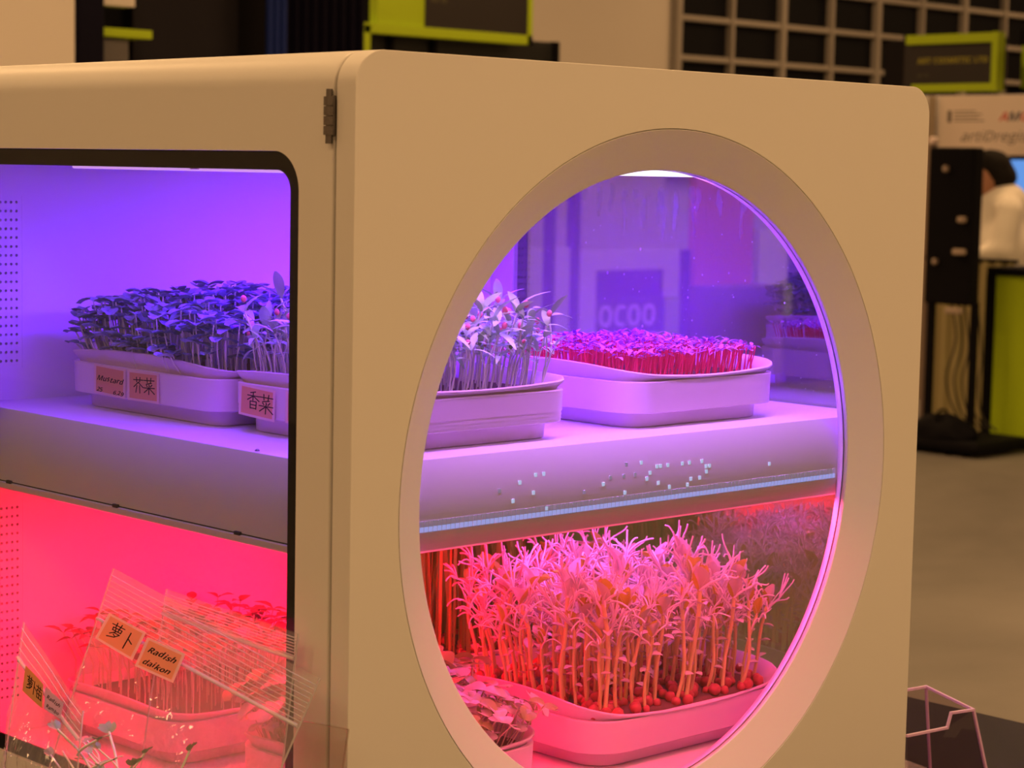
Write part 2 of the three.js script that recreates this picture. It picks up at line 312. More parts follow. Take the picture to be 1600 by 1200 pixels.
// handwriting for the paper labels: strokes in a unit box
const HAN = {
  grass: [[[.08, .2], [.92, .17]], [[.34, .03], [.36, .32]], [[.66, .02], [.62, .31]]],
  jie: [[[.52, .32], [.1, .66]], [[.5, .34], [.92, .64]], [[.38, .56], [.28, 1]], [[.62, .55], [.64, 1.02]]],
  cai: [[[.7, .33], [.28, .42]], [[.28, .48], [.36, .57]], [[.5, .45], [.53, .54]], [[.74, .44], [.62, .56]], [[.06, .66], [.94, .63]], [[.5, .56], [.48, 1.04]], [[.48, .66], [.1, .95]], [[.52, .66], [.94, .98]]],
  xiang: [[[.66, .0], [.3, .1]], [[.08, .27], [.92, .24]], [[.5, .08], [.48, .52]], [[.48, .28], [.08, .54]], [[.52, .28], [.94, .52]], [[.28, .6], [.3, 1.02]], [[.28, .6], [.74, .58], [.72, 1.02]], [[.3, .8], [.7, .79]], [[.3, 1.0], [.72, .99]]],
  luo: [[[.22, .36], [.24, .54]], [[.22, .36], [.82, .34], [.8, .54]], [[.24, .53], [.8, .52]], [[.42, .36], [.42, .53]], [[.62, .35], [.61, .53]], [[.5, .56], [.18, .82]], [[.4, .66], [.8, .65], [.55, .9], [.1, 1.05]], [[.42, .76], [.56, .84]]],
  bu: [[[.42, .05], [.4, 1.05]], [[.42, .42], [.74, .6]]],
  miao: [[[.2, .42], [.22, 1.02]], [[.2, .42], [.82, .4], [.8, 1.02]], [[.22, .7], [.8, .69]], [[.5, .42], [.5, 1]], [[.22, 1], [.8, 1]]],
};
function han(ctx, parts, x, y, s, lw) {
  ctx.lineWidth = lw; ctx.lineCap = 'round'; ctx.lineJoin = 'round'; ctx.strokeStyle = '#140c10';
  for (const p of parts) for (const st of HAN[p]) { ctx.beginPath(); st.forEach(([u, v], i) => (i ? ctx.lineTo(x + u * s * 0.8, y + v * s) : ctx.moveTo(x + u * s * 0.8, y + v * s))); ctx.stroke(); }
}
function pen(ctx, text, x, y, size, tilt = 0) {
  ctx.fillStyle = '#140c10'; ctx.font = `bold italic ${size}px sans-serif`;
  let at = x;
  [...text].forEach((ch, i) => { ctx.save(); ctx.translate(at, y + Math.sin(i * 2.3) * size * 0.05); ctx.rotate(tilt + Math.sin(i * 5.1) * 0.06); ctx.transform(1, 0, -0.1, 1, 0, 0); ctx.fillText(ch, 0, 0); ctx.restore(); at += ctx.measureText(ch).width * 0.98; });
}
const labelPaper = (draw, paper = '#f4b183', edge = '#fbd9cf') => P({ roughness: 1, transmission: 0.3, thickness: 0, ior: 1.3, map: canvasTexture(512, 448, (c, w, h) => { c.fillStyle = edge; c.fillRect(0, 0, w, h); c.fillStyle = paper; c.fillRect(34, 34, w - 68, h - 68); draw(c, w, h); }) });
const LABELS = {
  mustard: labelPaper((c) => { pen(c, 'Mustard', 40, 240, 108, 0.02); pen(c, '25', 40, 410, 92); pen(c, '6.29', 310, 415, 88); }),
  jiecai: labelPaper((c) => { han(c, ['grass', 'jie'], 90, 90, 230, 15); han(c, ['grass', 'cai'], 260, 80, 240, 15); }),
  xiangcai: labelPaper((c) => { han(c, ['xiang'], 110, 80, 240, 15); han(c, ['grass', 'cai'], 280, 80, 270, 15); }),
  cilantro: labelPaper((c) => { pen(c, 'Cilantro', 60, 200, 104); pen(c, '8.1', 50, 400, 96); }),
  luobo: labelPaper((c) => { han(c, ['grass', 'luo'], 90, 70, 240, 14); han(c, ['bu'], 270, 100, 250, 15); }),
  daikon: labelPaper((c) => { pen(c, 'Radish', 60, 190, 118, 0.04); pen(c, 'daikon', 60, 370, 112, 0.02); }),
  luobomiao: labelPaper((c) => { han(c, ['grass', 'luo'], 70, 90, 230, 20); han(c, ['bu'], 200, 100, 230, 20); han(c, ['grass', 'miao'], 320, 100, 230, 20); }, '#c9a15f', '#c9a15f'),
  rambo: labelPaper((c) => { pen(c, 'Radish', 44, 200, 122); pen(c, 'Rambo', 50, 390, 118); }, '#c9b3cc', '#c9b3cc'),
};
const paperGeo = (w, h) => { const g = sheet([[-w / 2, h / 2, 0], [w / 2, h / 2, 0], [-w / 2, -h / 2, 0], [w / 2, -h / 2, 0]], 8, 4, (u) => 0.0003 * Math.sin(u * 3.1)); return g; };

function tray(label, [x, y, z], w, d, turn, opt = {}) {
  const t = thing('seed_tray', label, 'tray', [x, y, z], turn), r = opt.r ?? 0.026;
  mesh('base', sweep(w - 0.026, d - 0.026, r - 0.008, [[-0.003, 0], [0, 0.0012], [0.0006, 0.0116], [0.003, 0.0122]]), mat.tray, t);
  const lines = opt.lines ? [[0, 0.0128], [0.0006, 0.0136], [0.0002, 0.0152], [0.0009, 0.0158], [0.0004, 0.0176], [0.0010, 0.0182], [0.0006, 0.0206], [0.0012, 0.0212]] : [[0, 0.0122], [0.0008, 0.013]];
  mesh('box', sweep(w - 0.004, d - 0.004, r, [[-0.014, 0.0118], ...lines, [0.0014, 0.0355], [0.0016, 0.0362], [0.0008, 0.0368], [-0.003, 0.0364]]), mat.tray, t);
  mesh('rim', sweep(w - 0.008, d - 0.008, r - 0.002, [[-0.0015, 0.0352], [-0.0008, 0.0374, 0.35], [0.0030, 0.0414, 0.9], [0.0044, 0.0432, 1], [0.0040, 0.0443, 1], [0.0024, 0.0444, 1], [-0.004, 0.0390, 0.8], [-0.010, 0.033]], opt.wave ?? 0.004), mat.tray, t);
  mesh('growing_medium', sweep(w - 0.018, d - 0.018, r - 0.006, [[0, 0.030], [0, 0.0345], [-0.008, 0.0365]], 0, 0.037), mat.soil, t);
  for (const [lab, lz, ly, lw, lh, tilt = 0] of opt.labels ?? []) {
    const p = mesh('paper_label', paperGeo(lw, lh), LABELS[lab], t); p.position.set(-w / 2 - 0.0002, ly, lz); p.rotation.set(0, -Math.PI / 2, 0); p.rotateZ(tilt);
  }
  t.scale.y = opt.tall ?? 1;
  return t;
}
const SY = 1.3180, FY = LOWF + 0.002;
const TR = {
  mustard: tray('white seed tray with a Mustard paper label on the upper shelf', [0.160, SY, -0.346], 0.178, 0.206, 0, { wave: 0.005, r: 0.018, labels: [['mustard', -0.0365, 0.0248, 0.0440, 0.0232, -0.03], ['jiecai', 0.0095, 0.0243, 0.0425, 0.0232, 0.01]] }),
  coriander: tray('white seed tray with narrow ribbed side, nearest the hinge on the upper shelf', [0.167, SY, -0.148], 0.178, 0.184, 0.0, { wave: 0.003, r: 0.018, lines: true, labels: [['xiangcai', -0.0540, 0.0240, 0.0430, 0.0228, -0.05], ['cilantro', 0.001, 0.0235, 0.0430, 0.0228, -0.02]] }),
  amaranth: tray('white seed tray on the upper shelf holding bright pink stemmed greens', [0.4105, SY, -0.154], 0.180, 0.190, 0, { wave: 0.0045 }),
  radish: tray('pink lit seed tray at the lower left of the round window, holding broad round leaves', [0.188, FY, -0.178], 0.186, 0.156, 0, { wave: 0.004 }),
  pea: tray('wide wavy rimmed seed tray of pea shoots in the lower chamber', [0.4530, FY, -0.196], 0.242, 0.196, 0, { wave: 0.0075, r: 0.034, tall: 1.09 }),
  wheat: tray('seed tray with tall grass blades at the back of the lower chamber', [0.474, FY, -0.416], 0.196, 0.150, 0, { wave: 0.003 }),
  dark: tray('seed tray with dark leaves in the back corner of the lower chamber, behind the bag', [0.176, FY, -0.402], 0.180, 0.170, 0, { wave: 0.003 }),
};

// ================================================================== PLANTS
// a leaf along +z, blade in x, bending down (curl) and folding up at its sides
function leaf(L, W, { curl = 0.3, fold = 0.15, nu = 6, nv = 2, shape = (u) => Math.sin(Math.PI * Math.pow(u, 0.75)), notch = 0 } = {}) {
  const pos = [], uv = [], idx = [];
  for (let i = 0; i <= nu; i++) for (let j = -nv; j <= nv; j++) {
    const u = i / nu, v = j / nv, hw = (W / 2) * Math.max(0.04, shape(u)), n = notch * u * u * (1 - Math.abs(v)) * L;
    pos.push(v * hw, fold * Math.abs(v) * hw - curl * L * u * u, u * L - n - 0.1 * curl * L * u * u); uv.push(u, v);
    if (i < nu && j < nv) { const k = i * (2 * nv + 1) + j + nv, s = 2 * nv + 1; idx.push(k, k + s, k + 1, k + 1, k + s, k + s + 1); }
  }
  const g = new THREE.BufferGeometry(); g.setAttribute('position', new THREE.Float32BufferAttribute(pos, 3)); g.setAttribute('uv', new THREE.Float32BufferAttribute(uv, 2)); g.setIndex(idx); g.computeVertexNormals();
  return g;
}
const place = (g, p, yaw, pitch = 0, s = 1, roll = 0) => g.clone().applyMatrix4(new THREE.Matrix4().compose(p, new THREE.Quaternion().setFromEuler(new THREE.Euler(-pitch, yaw, roll, 'YXZ')), V(s, s, s)));
const leafMat = (r, g, b, t = 0.35) => P({ color: lin(r, g, b), roughness: 0.42, transmission: t, thickness: 0, ior: 1.45 });
const stemMat = (r, g, b) => M({ color: lin(r, g, b), roughness: 0.45 });
const PM = {
  mustard: leafMat(0.20, 0.31, 0.32), mustard2: leafMat(0.34, 0.42, 0.52), paleStem: stemMat(0.88, 0.86, 0.70),
  coriander: leafMat(0.60, 0.80, 0.58), coriander2: leafMat(0.36, 0.56, 0.27), seedCoat: M({ color: lin(0.75, 0.16, 0.22), roughness: 0.5 }),
  amaranth: leafMat(0.74, 0.22, 0.66, 0.3), amaranth2: leafMat(0.45, 0.07, 0.60, 0.3), redStem: stemMat(0.80, 0.012, 0.10),
  radish: leafMat(0.80, 0.74, 0.68), radish2: leafMat(0.42, 0.46, 0.14), radishStem: stemMat(0.75, 0.65, 0.5),
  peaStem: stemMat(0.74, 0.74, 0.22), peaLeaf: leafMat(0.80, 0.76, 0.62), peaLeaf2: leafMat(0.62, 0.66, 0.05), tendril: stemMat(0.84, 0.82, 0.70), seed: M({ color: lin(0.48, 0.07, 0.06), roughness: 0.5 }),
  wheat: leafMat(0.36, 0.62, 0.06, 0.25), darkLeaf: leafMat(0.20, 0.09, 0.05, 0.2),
};
// sprouts that nothing else tells apart are told apart by the part of the tray that they grow in
function zone(g, x, z, hw, hd, where) {
  const at = `${z > hd / 3 ? 'front' : z < -hd / 3 ? 'back' : 'middle'} ${x < -hw / 3 ? 'left' : x > hw / 3 ? 'right' : 'centre'}`, u = g.userData;
  u.label = `${u.base ??= u.label} at the ${at} of ${where}`; u.group = `${u.baseGroup ??= u.group}, ${at}`;
}
// positions spread evenly over a rounded rectangle
function spots(n, w, d, jitter = 0.35) {
  const nx = Math.max(1, Math.round(Math.sqrt(n * w / d))), nz = Math.max(1, Math.round(n / nx)), out = [];
  for (let i = 0; i < nx; i++) for (let j = 0; j < nz; j++) {
    const x = ((i + 0.5 + rr(-jitter, jitter)) / nx - 0.5) * w, z = ((j + 0.5 + rr(-jitter, jitter)) / nz - 0.5) * d;
    if (Math.hypot(Math.max(0, Math.abs(x) - w / 2 + 0.025), Math.max(0, Math.abs(z) - d / 2 + 0.025)) < 0.026) out.push([x, z]);
  }
  return out;
}
const bilobed = (u) => Math.pow(Math.sin(Math.PI * Math.min(1, 0.12 + 0.80 * u)), 0.7);
const massOf = (name, label, category, geos, m) => { const o = mesh(name, merge(geos), m); return tag(o, label, category, null, 'stuff'); };

{ // mustard: a dense dome of small two-lobed leaves, nobody could count it
  const { x: cx, y: cy, z: cz } = TR.mustard.position, leafA = leaf(0.0125, 0.0130, { curl: 0.25, fold: 0.3, shape: bilobed, notch: 0.25, nu: 4, nv: 2 }), st = [], la = [], lb = [];
  const edge = []; for (let i = 0; i < 130; i++) { const a = (i / 130) * 6.283, c = Math.cos(a), n = Math.sin(a), k = 1 / Math.max(Math.abs(c) / 0.079, Math.abs(n) / 0.092); const q = 1 / Math.pow(Math.pow(Math.abs(c) / 0.079, 6) + Math.pow(Math.abs(n) / 0.092, 6), 1 / 6); edge.push([c * Math.min(k, q) * rr(0.97, 1.05), n * Math.min(k, q) * rr(0.97, 1.05), 1]); }
  for (const [x, z, low] of [...spots(520, 0.160, 0.186), ...edge]) {
    const out = Math.max(Math.abs(x) / 0.085, Math.abs(z) / 0.095), h = low ? rr(0.014, 0.032) : 0.060 - 0.022 * out ** 2 + rr(-0.012, 0.004), lx = x * 1.10 + rr(-0.004, 0.004), lz = z * 1.10 + rr(-0.004, 0.004);
    const a = V(cx + x, cy + 0.036, cz + z), b = V(cx + (x + lx) / 2 + x * 0.02, cy + 0.036 + h * 0.55, cz + (z + lz) / 2), c = V(cx + lx, cy + 0.036 + h, cz + lz);
    st.push(tube([a, b, c], 0.0007, 3, 4));
    const yaw = rr(0, 6.28);
    for (const k of [0, Math.PI]) (rnd() < 0.5 ? la : lb).push(place(leafA, c, yaw + k + rr(-0.3, 0.3), rr(-0.1, 0.5), rr(0.7, 1.15)));
  }
  const o = massOf('mustard_greens', 'dense dome of small bluish green mustard leaves in the far upper tray', 'microgreens', la, PM.mustard);
  mesh('pale_leaves', merge(lb), PM.mustard2, o).userData.kind = 'stuff';
  mesh('stems', merge(st), PM.paleStem, o).userData.kind = 'stuff';
}
{ // coriander: long narrow seed leaves, some still carrying the pink seed coat
  const { x: cx, y: cy, z: cz } = TR.coriander.position;
  const protos = [];
  for (let k = 0; k < 9; k++) {
    const g = thing('coriander_sprout', k % 3 === 0 ? 'coriander sprout with pink seed coat' : 'coriander sprout with long narrow leaves', 'sprout', [0, 0, 0], 0, k % 3 === 0 ? 'coriander sprouts with pink seed coats' : 'coriander sprouts without seed coats');
    const h = rr(0.040, 0.062), bx = rr(-0.008, 0.008), bz = rr(-0.008, 0.008), top = V(bx, h, bz);
    mesh('stem', tube([V(0, -0.002, 0), V(-bx * 0.3, h * 0.5, -bz * 0.2), top], 0.00085, 5, 5), PM.paleStem, g);
    const yaw = rr(0, 6.28);
    const narrow = (u) => Math.pow(Math.sin(Math.PI * (0.08 + 0.88 * u)), 0.8);
    for (const [s, up, low] of [[0, 0, 0], [Math.PI, 0, 0], [1.4, 1, 0], [4.5, 0, 0.010]]) {
      const L = rr(0.018, 0.027) * (low ? 0.8 : 1);
      mesh('leaf', place(leaf(L, rr(0.0055, 0.0085), { curl: rr(0.1, 0.7), fold: 0.25, nu: 6, nv: 1, shape: narrow }), top.clone().add(V(-bx * 0.2, -low, 0)), yaw + s + rr(-0.4, 0.4), up ? rr(1.0, 1.4) : rr(0.1, 0.9)), k % 4 ? PM.coriander : PM.coriander2, g);
    }
    if (k % 3 === 0) mesh('seed_coat', new THREE.SphereGeometry(0.0024, 8, 6).scale(1, 1.25, 1).translate(bx + rr(-0.003, 0.003), h + rr(0.006, 0.011), bz + rr(-0.003, 0.003)), PM.seedCoat, g);
    protos.push(g);
  }
  const skirt = []; for (let i = 0; i < 70; i++) { const a = (i / 70) * 6.283, c = Math.cos(a), n = Math.sin(a), q = (i % 2 ? 1 : 0.86) / Math.pow(Math.pow(Math.abs(c) / 0.081, 6) + Math.pow(Math.abs(n) / 0.083, 6), 1 / 6); skirt.push([c * q, n * q, 1]); }
  [...spots(225, 0.164, 0.168), ...skirt].forEach(([x, z, low], i) => {
    const g = i < 9 ? protos[i] : copy(protos[i % 9]);
    g.position.set(cx + x, cy + 0.0365, cz + z); g.rotation.y = rr(0, 6.28); g.scale.setScalar(low ? rr(0.5, 0.75) : rr(0.62, 1.06));
    g.rotation.z = -x * 1.6 + rr(-0.06, 0.06); g.rotation.x = z * 1.6 + rr(-0.06, 0.06); g.rotation.order = 'ZXY'; zone(g, x, z, 0.08, 0.08, 'the ribbed upper tray');
  });
}
{ // amaranth: low carpet of tiny pink leaves on red stems
  const { x: cx, y: cy, z: cz } = TR.amaranth.position, lf = leaf(0.0078, 0.0034, { curl: 0.25, fold: 0.2, nu: 3, nv: 1 }), st = [], la = [], lb = [];
  for (const [x, z] of spots(720, 0.158, 0.166)) {
    const out = Math.max(Math.abs(x) / 0.085, Math.abs(z) / 0.09), h = 0.020 + 0.004 * (1 - out) + rr(-0.003, 0.003), lx = x * 1.04 + rr(-0.003, 0.003), lz = z * 1.04 + rr(-0.003, 0.003);
    const c = V(cx + lx, cy + 0.036 + h, cz + lz);
    st.push(tube([V(cx + x, cy + 0.035, cz + z), V(cx + (x + lx) / 2, cy + 0.036 + h * 0.5, cz + (z + lz) / 2), c], 0.0006, 2, 4));
    const yaw = rr(0, 6.28);
    for (const k of [0, Math.PI]) (rnd() < 0.55 ? la : lb).push(place(lf, c, yaw + k + rr(-0.5, 0.5), rr(-0.1, 0.8), rr(0.7, 1.2)));
  }
  const o = massOf('amaranth_greens', 'low carpet of tiny magenta leaves on bright red stems in the right upper tray', 'microgreens', la, PM.amaranth);
  mesh('violet_leaves', merge(lb), PM.amaranth2, o).userData.kind = 'stuff';
  mesh('stems', merge(st), PM.redStem, o).userData.kind = 'stuff';
}
{ // radish: broad two-lobed seed leaves
  const { x: cx, y: cy, z: cz } = TR.radish.position, protos = [];
  for (let k = 0; k < 8; k++) {
    const g = thing('radish_sprout', k % 3 ? 'radish sprout with broad pale leaves' : 'radish sprout with broad olive leaves', 'sprout', [0, 0, 0], 0, k % 3 ? 'pale radish sprouts' : 'olive radish sprouts');
    const h = rr(0.034, 0.050), bx = rr(-0.004, 0.004), top = V(bx, h, 0), yaw = rr(0, 6.28);
    mesh('stem', tube([V(0, -0.002, 0), V(-bx, h * 0.5, 0), top], 0.0009, 4, 5), PM.radishStem, g);
    for (const s of [0, Math.PI]) mesh('leaf', place(leaf(rr(0.014, 0.018), rr(0.018, 0.023), { curl: rr(0.1, 0.5), fold: rr(-0.1, 0.4), shape: bilobed, notch: 0.28, nu: 6, nv: 3 }), top, yaw + s + rr(-0.3, 0.3), rr(-0.1, 0.55)), k % 3 ? PM.radish : PM.radish2, g);
    protos.push(g);
  }
  const ring = []; for (let i = 0; i < 96; i++) { const a = (i / 96) * 6.283, c = Math.cos(a), n = Math.sin(a), q = 1 / Math.pow(Math.pow(Math.abs(c) / 0.083, 6) + Math.pow(Math.abs(n) / 0.068, 6), 1 / 6); const k = i % 2 ? 1 : 0.84; ring.push([c * q * k, n * q * k, 1]); }
  [...spots(230, 0.170, 0.140), ...ring].forEach(([x, z, low], i) => {
    const g = i < 8 ? protos[i] : copy(protos[i % 8]), out = Math.max(Math.abs(x) / 0.085, Math.abs(z) / 0.07);
    g.rotation.order = 'ZXY';
    g.position.set(cx + x, cy + 0.0365, cz + z); g.rotation.set(z * 5.5 * out + rr(-0.1, 0.1), rr(0, 6.28), -x * 4.5 * out + rr(-0.1, 0.1));
    g.scale.setScalar(rr(0.75, 1.05) * (low ? (i % 2 ? 0.58 : 0.68) : 1.0 - 0.25 * out ** 3 + (z < 0 ? 0.22 : 0)));
    zone(g, x, z, 0.085, 0.07, 'the lower left tray');
  });
}
{ // pea shoots: stout stems with folded leaves and branching tendrils, pea seeds between them
  const { x: cx, y: cy, z: cz } = TR.pea.position, protos = [];
  const oval = (u) => Math.pow(Math.sin(Math.PI * (0.06 + 0.9 * u)), 0.75);
  for (let k = 0; k < 12; k++) {
    const open = k % 2, g = thing('pea_shoot', open ? 'pea shoot with spread curling tendrils' : 'pea shoot with folded spoon shaped leaves', 'pea shoot', [0, 0, 0], 0, open ? 'pea shoots with spread tendrils' : 'pea shoots with folded leaves');
    const h = rr(0.070, 0.098), bx = rr(-0.006, 0.006), bz = rr(-0.006, 0.006), top = V(bx, h, bz), path = [V(0, -0.003, 0), V(-bx * 0.6, h * 0.35, bz * 0.3), V(bx * 0.2, h * 0.7, -bz * 0.4), top];
    mesh('stem', tube(path, 0.00175, 8, 7), PM.peaStem, g);
    for (const f of [0.28, 0.5, 0.72, 0.86]) {                                    // small clasping leaves on the stem
      const at = new THREE.CatmullRomCurve3(path).getPoint(f), yaw = rr(0, 6.28);
      mesh('stem_leaf', place(leaf(rr(0.010, 0.014), rr(0.006, 0.009), { curl: 0.1, fold: 0.5, shape: oval }), at, yaw, rr(0.1, 0.7)), PM.peaLeaf, g);
    }
    for (let n = 0; n < (open ? 2 : 3); n++) {                        // folded upright leaves at the tip
      const yaw = rr(0, 6.28);
      mesh('leaf', place(leaf(rr(0.016, 0.024), rr(0.010, 0.015), { curl: rr(-0.2, 0.25), fold: rr(0.5, 1.0), shape: oval }), top, yaw, rr(0.7, 1.4)), (k + n) % 3 ? PM.peaLeaf : PM.peaLeaf2, g);
    }
    const arms = open ? 4 : 2;
    for (let a = 0; a < arms; a++) {                                  // tendril: an arm that forks in three or four curling fingers
      const yaw = (a / arms) * 6.28 + rr(-0.6, 0.6), len = rr(0.012, 0.024), up = rr(0.5, 1.1), base = a ? new THREE.CatmullRomCurve3(path).getPoint(rr(0.75, 0.95)) : top;
      const dir = V(Math.sin(yaw) * Math.cos(up), Math.sin(up), Math.cos(yaw) * Math.cos(up)), end = base.clone().addScaledVector(dir, len), parts = [tube([base, base.clone().addScaledVector(dir, len * 0.5).add(V(0, 0.0015, 0)), end], 0.0011, 4, 5)];
      const fingers = 3 + (k + a) % 3;
      for (let f = 0; f < fingers; f++) {
        const fy = yaw + (f / (fingers - 1) - 0.5) * 2.0, fu = up + rr(-0.6, 0.5), fl = rr(0.012, 0.024), d2 = V(Math.sin(fy) * Math.cos(fu), Math.sin(fu), Math.cos(fy) * Math.cos(fu));
        const e2 = end.clone().addScaledVector(d2, fl), droop = rr(-0.004, 0.006);
        parts.push(tube([end, end.clone().addScaledVector(d2, fl * 0.5).add(V(0, 0.002, 0)), e2.clone().add(V(0, -droop, 0)), e2.clone().addScaledVector(d2, fl * 0.15).add(V(0, -droop * 2, 0))], 0.00072, 7, 5));
      }
      mesh('tendril', merge(parts), PM.tendril, g);
    }
    mesh('seed', new THREE.SphereGeometry(rr(0.0042, 0.0052), 10, 8).translate(rr(-0.002, 0.002), 0.0005, rr(-0.002, 0.002)), PM.seed, g);
    protos.push(g);
  }
  spots(150, 0.206, 0.172, 0.5).forEach(([x, z], i) => {
    const g = i < 12 ? protos[i] : copy(protos[i % 12]);
    g.rotation.order = 'ZXY';
    g.position.set(cx + x, cy + 0.0408, cz + z); g.rotation.set(z * 1.5 + rr(-0.05, 0.05), rr(0, 6.28), -x * (x > 0 ? 0.45 : 1.5) + rr(-0.05, 0.05));
    g.scale.setScalar(rr(0.66, 1.10)); zone(g, x, z, 0.118, 0.085, 'the wavy rimmed tray');
  });
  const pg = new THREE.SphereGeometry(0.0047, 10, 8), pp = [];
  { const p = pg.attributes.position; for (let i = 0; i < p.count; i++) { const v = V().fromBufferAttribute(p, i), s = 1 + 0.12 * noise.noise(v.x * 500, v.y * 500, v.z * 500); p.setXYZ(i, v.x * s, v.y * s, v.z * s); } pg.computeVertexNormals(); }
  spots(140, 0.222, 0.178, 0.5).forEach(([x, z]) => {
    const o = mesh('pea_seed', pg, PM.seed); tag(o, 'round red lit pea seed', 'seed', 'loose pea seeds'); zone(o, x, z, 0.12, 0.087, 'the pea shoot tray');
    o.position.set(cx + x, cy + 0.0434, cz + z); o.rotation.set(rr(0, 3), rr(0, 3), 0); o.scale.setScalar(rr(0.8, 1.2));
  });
}
{ // wheatgrass: tall blades up to the shelf
  const { x: cx, y: cy, z: cz } = TR.wheat.position, la = [];
  for (const [x, z] of spots(330, 0.176, 0.130, 0.5)) {
    const h = rr(0.13, 0.172), bx = rr(-0.02, 0.02), bz = rr(-0.016, 0.016), yaw = rr(0, 3.14), w = rr(0.0014, 0.0024), nx = Math.cos(yaw) * w, nz = Math.sin(yaw) * w, pos = [], idx = [];
    for (let i = 0; i <= 5; i++) { const u = i / 5, k = i === 5 ? 0.15 : 0.55 + 0.45 * Math.sin(u * 3), px = cx + x + bx * u * u, py = cy + 0.036 + h * u, pz = cz + z + bz * u * u; pos.push(px - nx * k, py, pz - nz * k, px + nx * k, py, pz + nz * k); if (i < 5) idx.push(2 * i, 2 * i + 1, 2 * i + 2, 2 * i + 1, 2 * i + 3, 2 * i + 2); }
    const g = new THREE.BufferGeometry(); g.setAttribute('position', new THREE.Float32BufferAttribute(pos, 3)); g.setAttribute('uv', new THREE.Float32BufferAttribute(new Array(24).fill(0), 2)); g.setIndex(idx); g.computeVertexNormals(); la.push(g);
  }
  const o = massOf('wheat_grass', 'tall orange lit grass blades reaching the shelf at the back of the lower chamber', 'microgreens', la, PM.wheat);
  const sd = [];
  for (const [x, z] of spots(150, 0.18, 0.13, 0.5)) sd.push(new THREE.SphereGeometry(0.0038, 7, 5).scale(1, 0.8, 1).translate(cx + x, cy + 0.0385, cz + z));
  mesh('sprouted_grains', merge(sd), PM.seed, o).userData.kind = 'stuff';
}
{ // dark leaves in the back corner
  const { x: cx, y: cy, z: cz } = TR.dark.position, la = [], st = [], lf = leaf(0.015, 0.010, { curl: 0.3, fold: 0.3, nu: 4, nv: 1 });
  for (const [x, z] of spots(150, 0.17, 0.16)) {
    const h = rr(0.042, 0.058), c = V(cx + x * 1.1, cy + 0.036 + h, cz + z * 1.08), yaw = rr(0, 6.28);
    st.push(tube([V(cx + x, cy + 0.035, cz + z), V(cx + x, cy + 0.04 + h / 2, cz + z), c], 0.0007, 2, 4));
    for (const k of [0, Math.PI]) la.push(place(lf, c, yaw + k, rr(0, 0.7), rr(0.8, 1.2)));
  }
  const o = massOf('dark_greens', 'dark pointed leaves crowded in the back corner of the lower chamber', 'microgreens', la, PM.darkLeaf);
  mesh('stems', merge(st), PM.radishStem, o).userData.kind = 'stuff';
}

// ================================================================== ZIP BAGS leaning on the side of the cabinet
const film = P({ color: lin(0.96, 0.96, 0.96), roughness: 0.04, transmission: 0.93, thickness: 0, ior: 1.5 });
const filmEdge = P({ color: lin(0.9, 0.9, 0.9), roughness: 0.15, transmission: 0.55, thickness: 0, ior: 1.5 });
const lerp3 = (a, b, t) => a.map((v, i) => v + (b[i] - v) * t);
function zipBag(label, corners, { puff = 0.008, crumple = 0.0038, zip = [0.02, 0.15], ridges = 9, seedN = 1, labels = [] } = {}) {
  const g = thing('zip_bag', label, 'plastic bag'), [a, b, c, d] = corners;
  const wr = (s) => (u, v) => {
    const low = Math.min(1, Math.max(0, (v - zip[1]) / 0.25)), e = Math.sin(Math.PI * Math.min(1, Math.max(0, u)));
    return s * (0.0006 + puff * low * Math.pow(e, 0.6)) + crumple * low * (noise.noise(u * 9 + seedN * 7, v * 8, s) + 0.6 * Math.abs(noise.noise(u * 23, v * 21 + seedN, s * 3)) + 0.35 * Math.abs(noise.noise(u * 47, v * 43 + seedN, s * 5))) + 0.0012 * noise.noise(u * 3 + seedN, v * 2, 0.5);
  };
  mesh('front_film', sheet(corners, 110, 120, wr(1)), film, g);
  mesh('back_film', sheet(corners, 40, 50, wr(-1)), film, g);
  const along = (v, off = 0.0009) => { const l = lerp3(a, c, v), r = lerp3(b, d, v), pts = []; for (let i = 0; i <= 12; i++) { const p = lerp3(l, r, i / 12); pts.push(V(p[0] - off, p[1], p[2]).addScaledVector(V(-1, 0, 0), 0.0012 * noise.noise(i / 4 + seedN, v * 2, 0.5))); } return pts; };
  for (let i = 0; i < ridges; i++) mesh('zip_ridge', tube(along(zip[0] + (zip[1] - zip[0]) * i / ridges), 0.00035, 24, 5), filmEdge, g);
  mesh('zip_seal', tube(along(zip[1]), 0.0015, 30, 7), filmEdge, g).userData.label = 'thick zip seal';
  for (const [s, e] of [[a, c], [b, d]]) mesh('side_seam', tube([V(...s), V(...lerp3(s, e, 0.35)), V(...lerp3(s, e, 0.7)), V(...e)], 0.0007, 16, 5), filmEdge, g);
  for (const [lab, q] of labels) mesh('paper_label', sheet(q, 8, 4, (u, v) => 0.0008 * Math.sin(u * 3.1) * (v - 0.5)), LABELS[lab], g);
  return g;
}
zipBag('clear zip bag labelled Radish daikon leaning on the cabinet side window', [[-0.0168, 1.2257, -0.2421], [-0.0264, 1.1935, 0.0043], [-0.086, 0.990, -0.273], [-0.090, 0.990, -0.050]], {
  labels: [['luobo', [[-0.0300, 1.1978, -0.2279], [-0.0317, 1.1921, -0.1795], [-0.0357, 1.1788, -0.2370], [-0.0377, 1.1720, -0.1874]]], ['daikon', [[-0.0324, 1.1896, -0.1768], [-0.0335, 1.1859, -0.1307], [-0.0385, 1.1693, -0.1831], [-0.0394, 1.1662, -0.1361]]]],
});
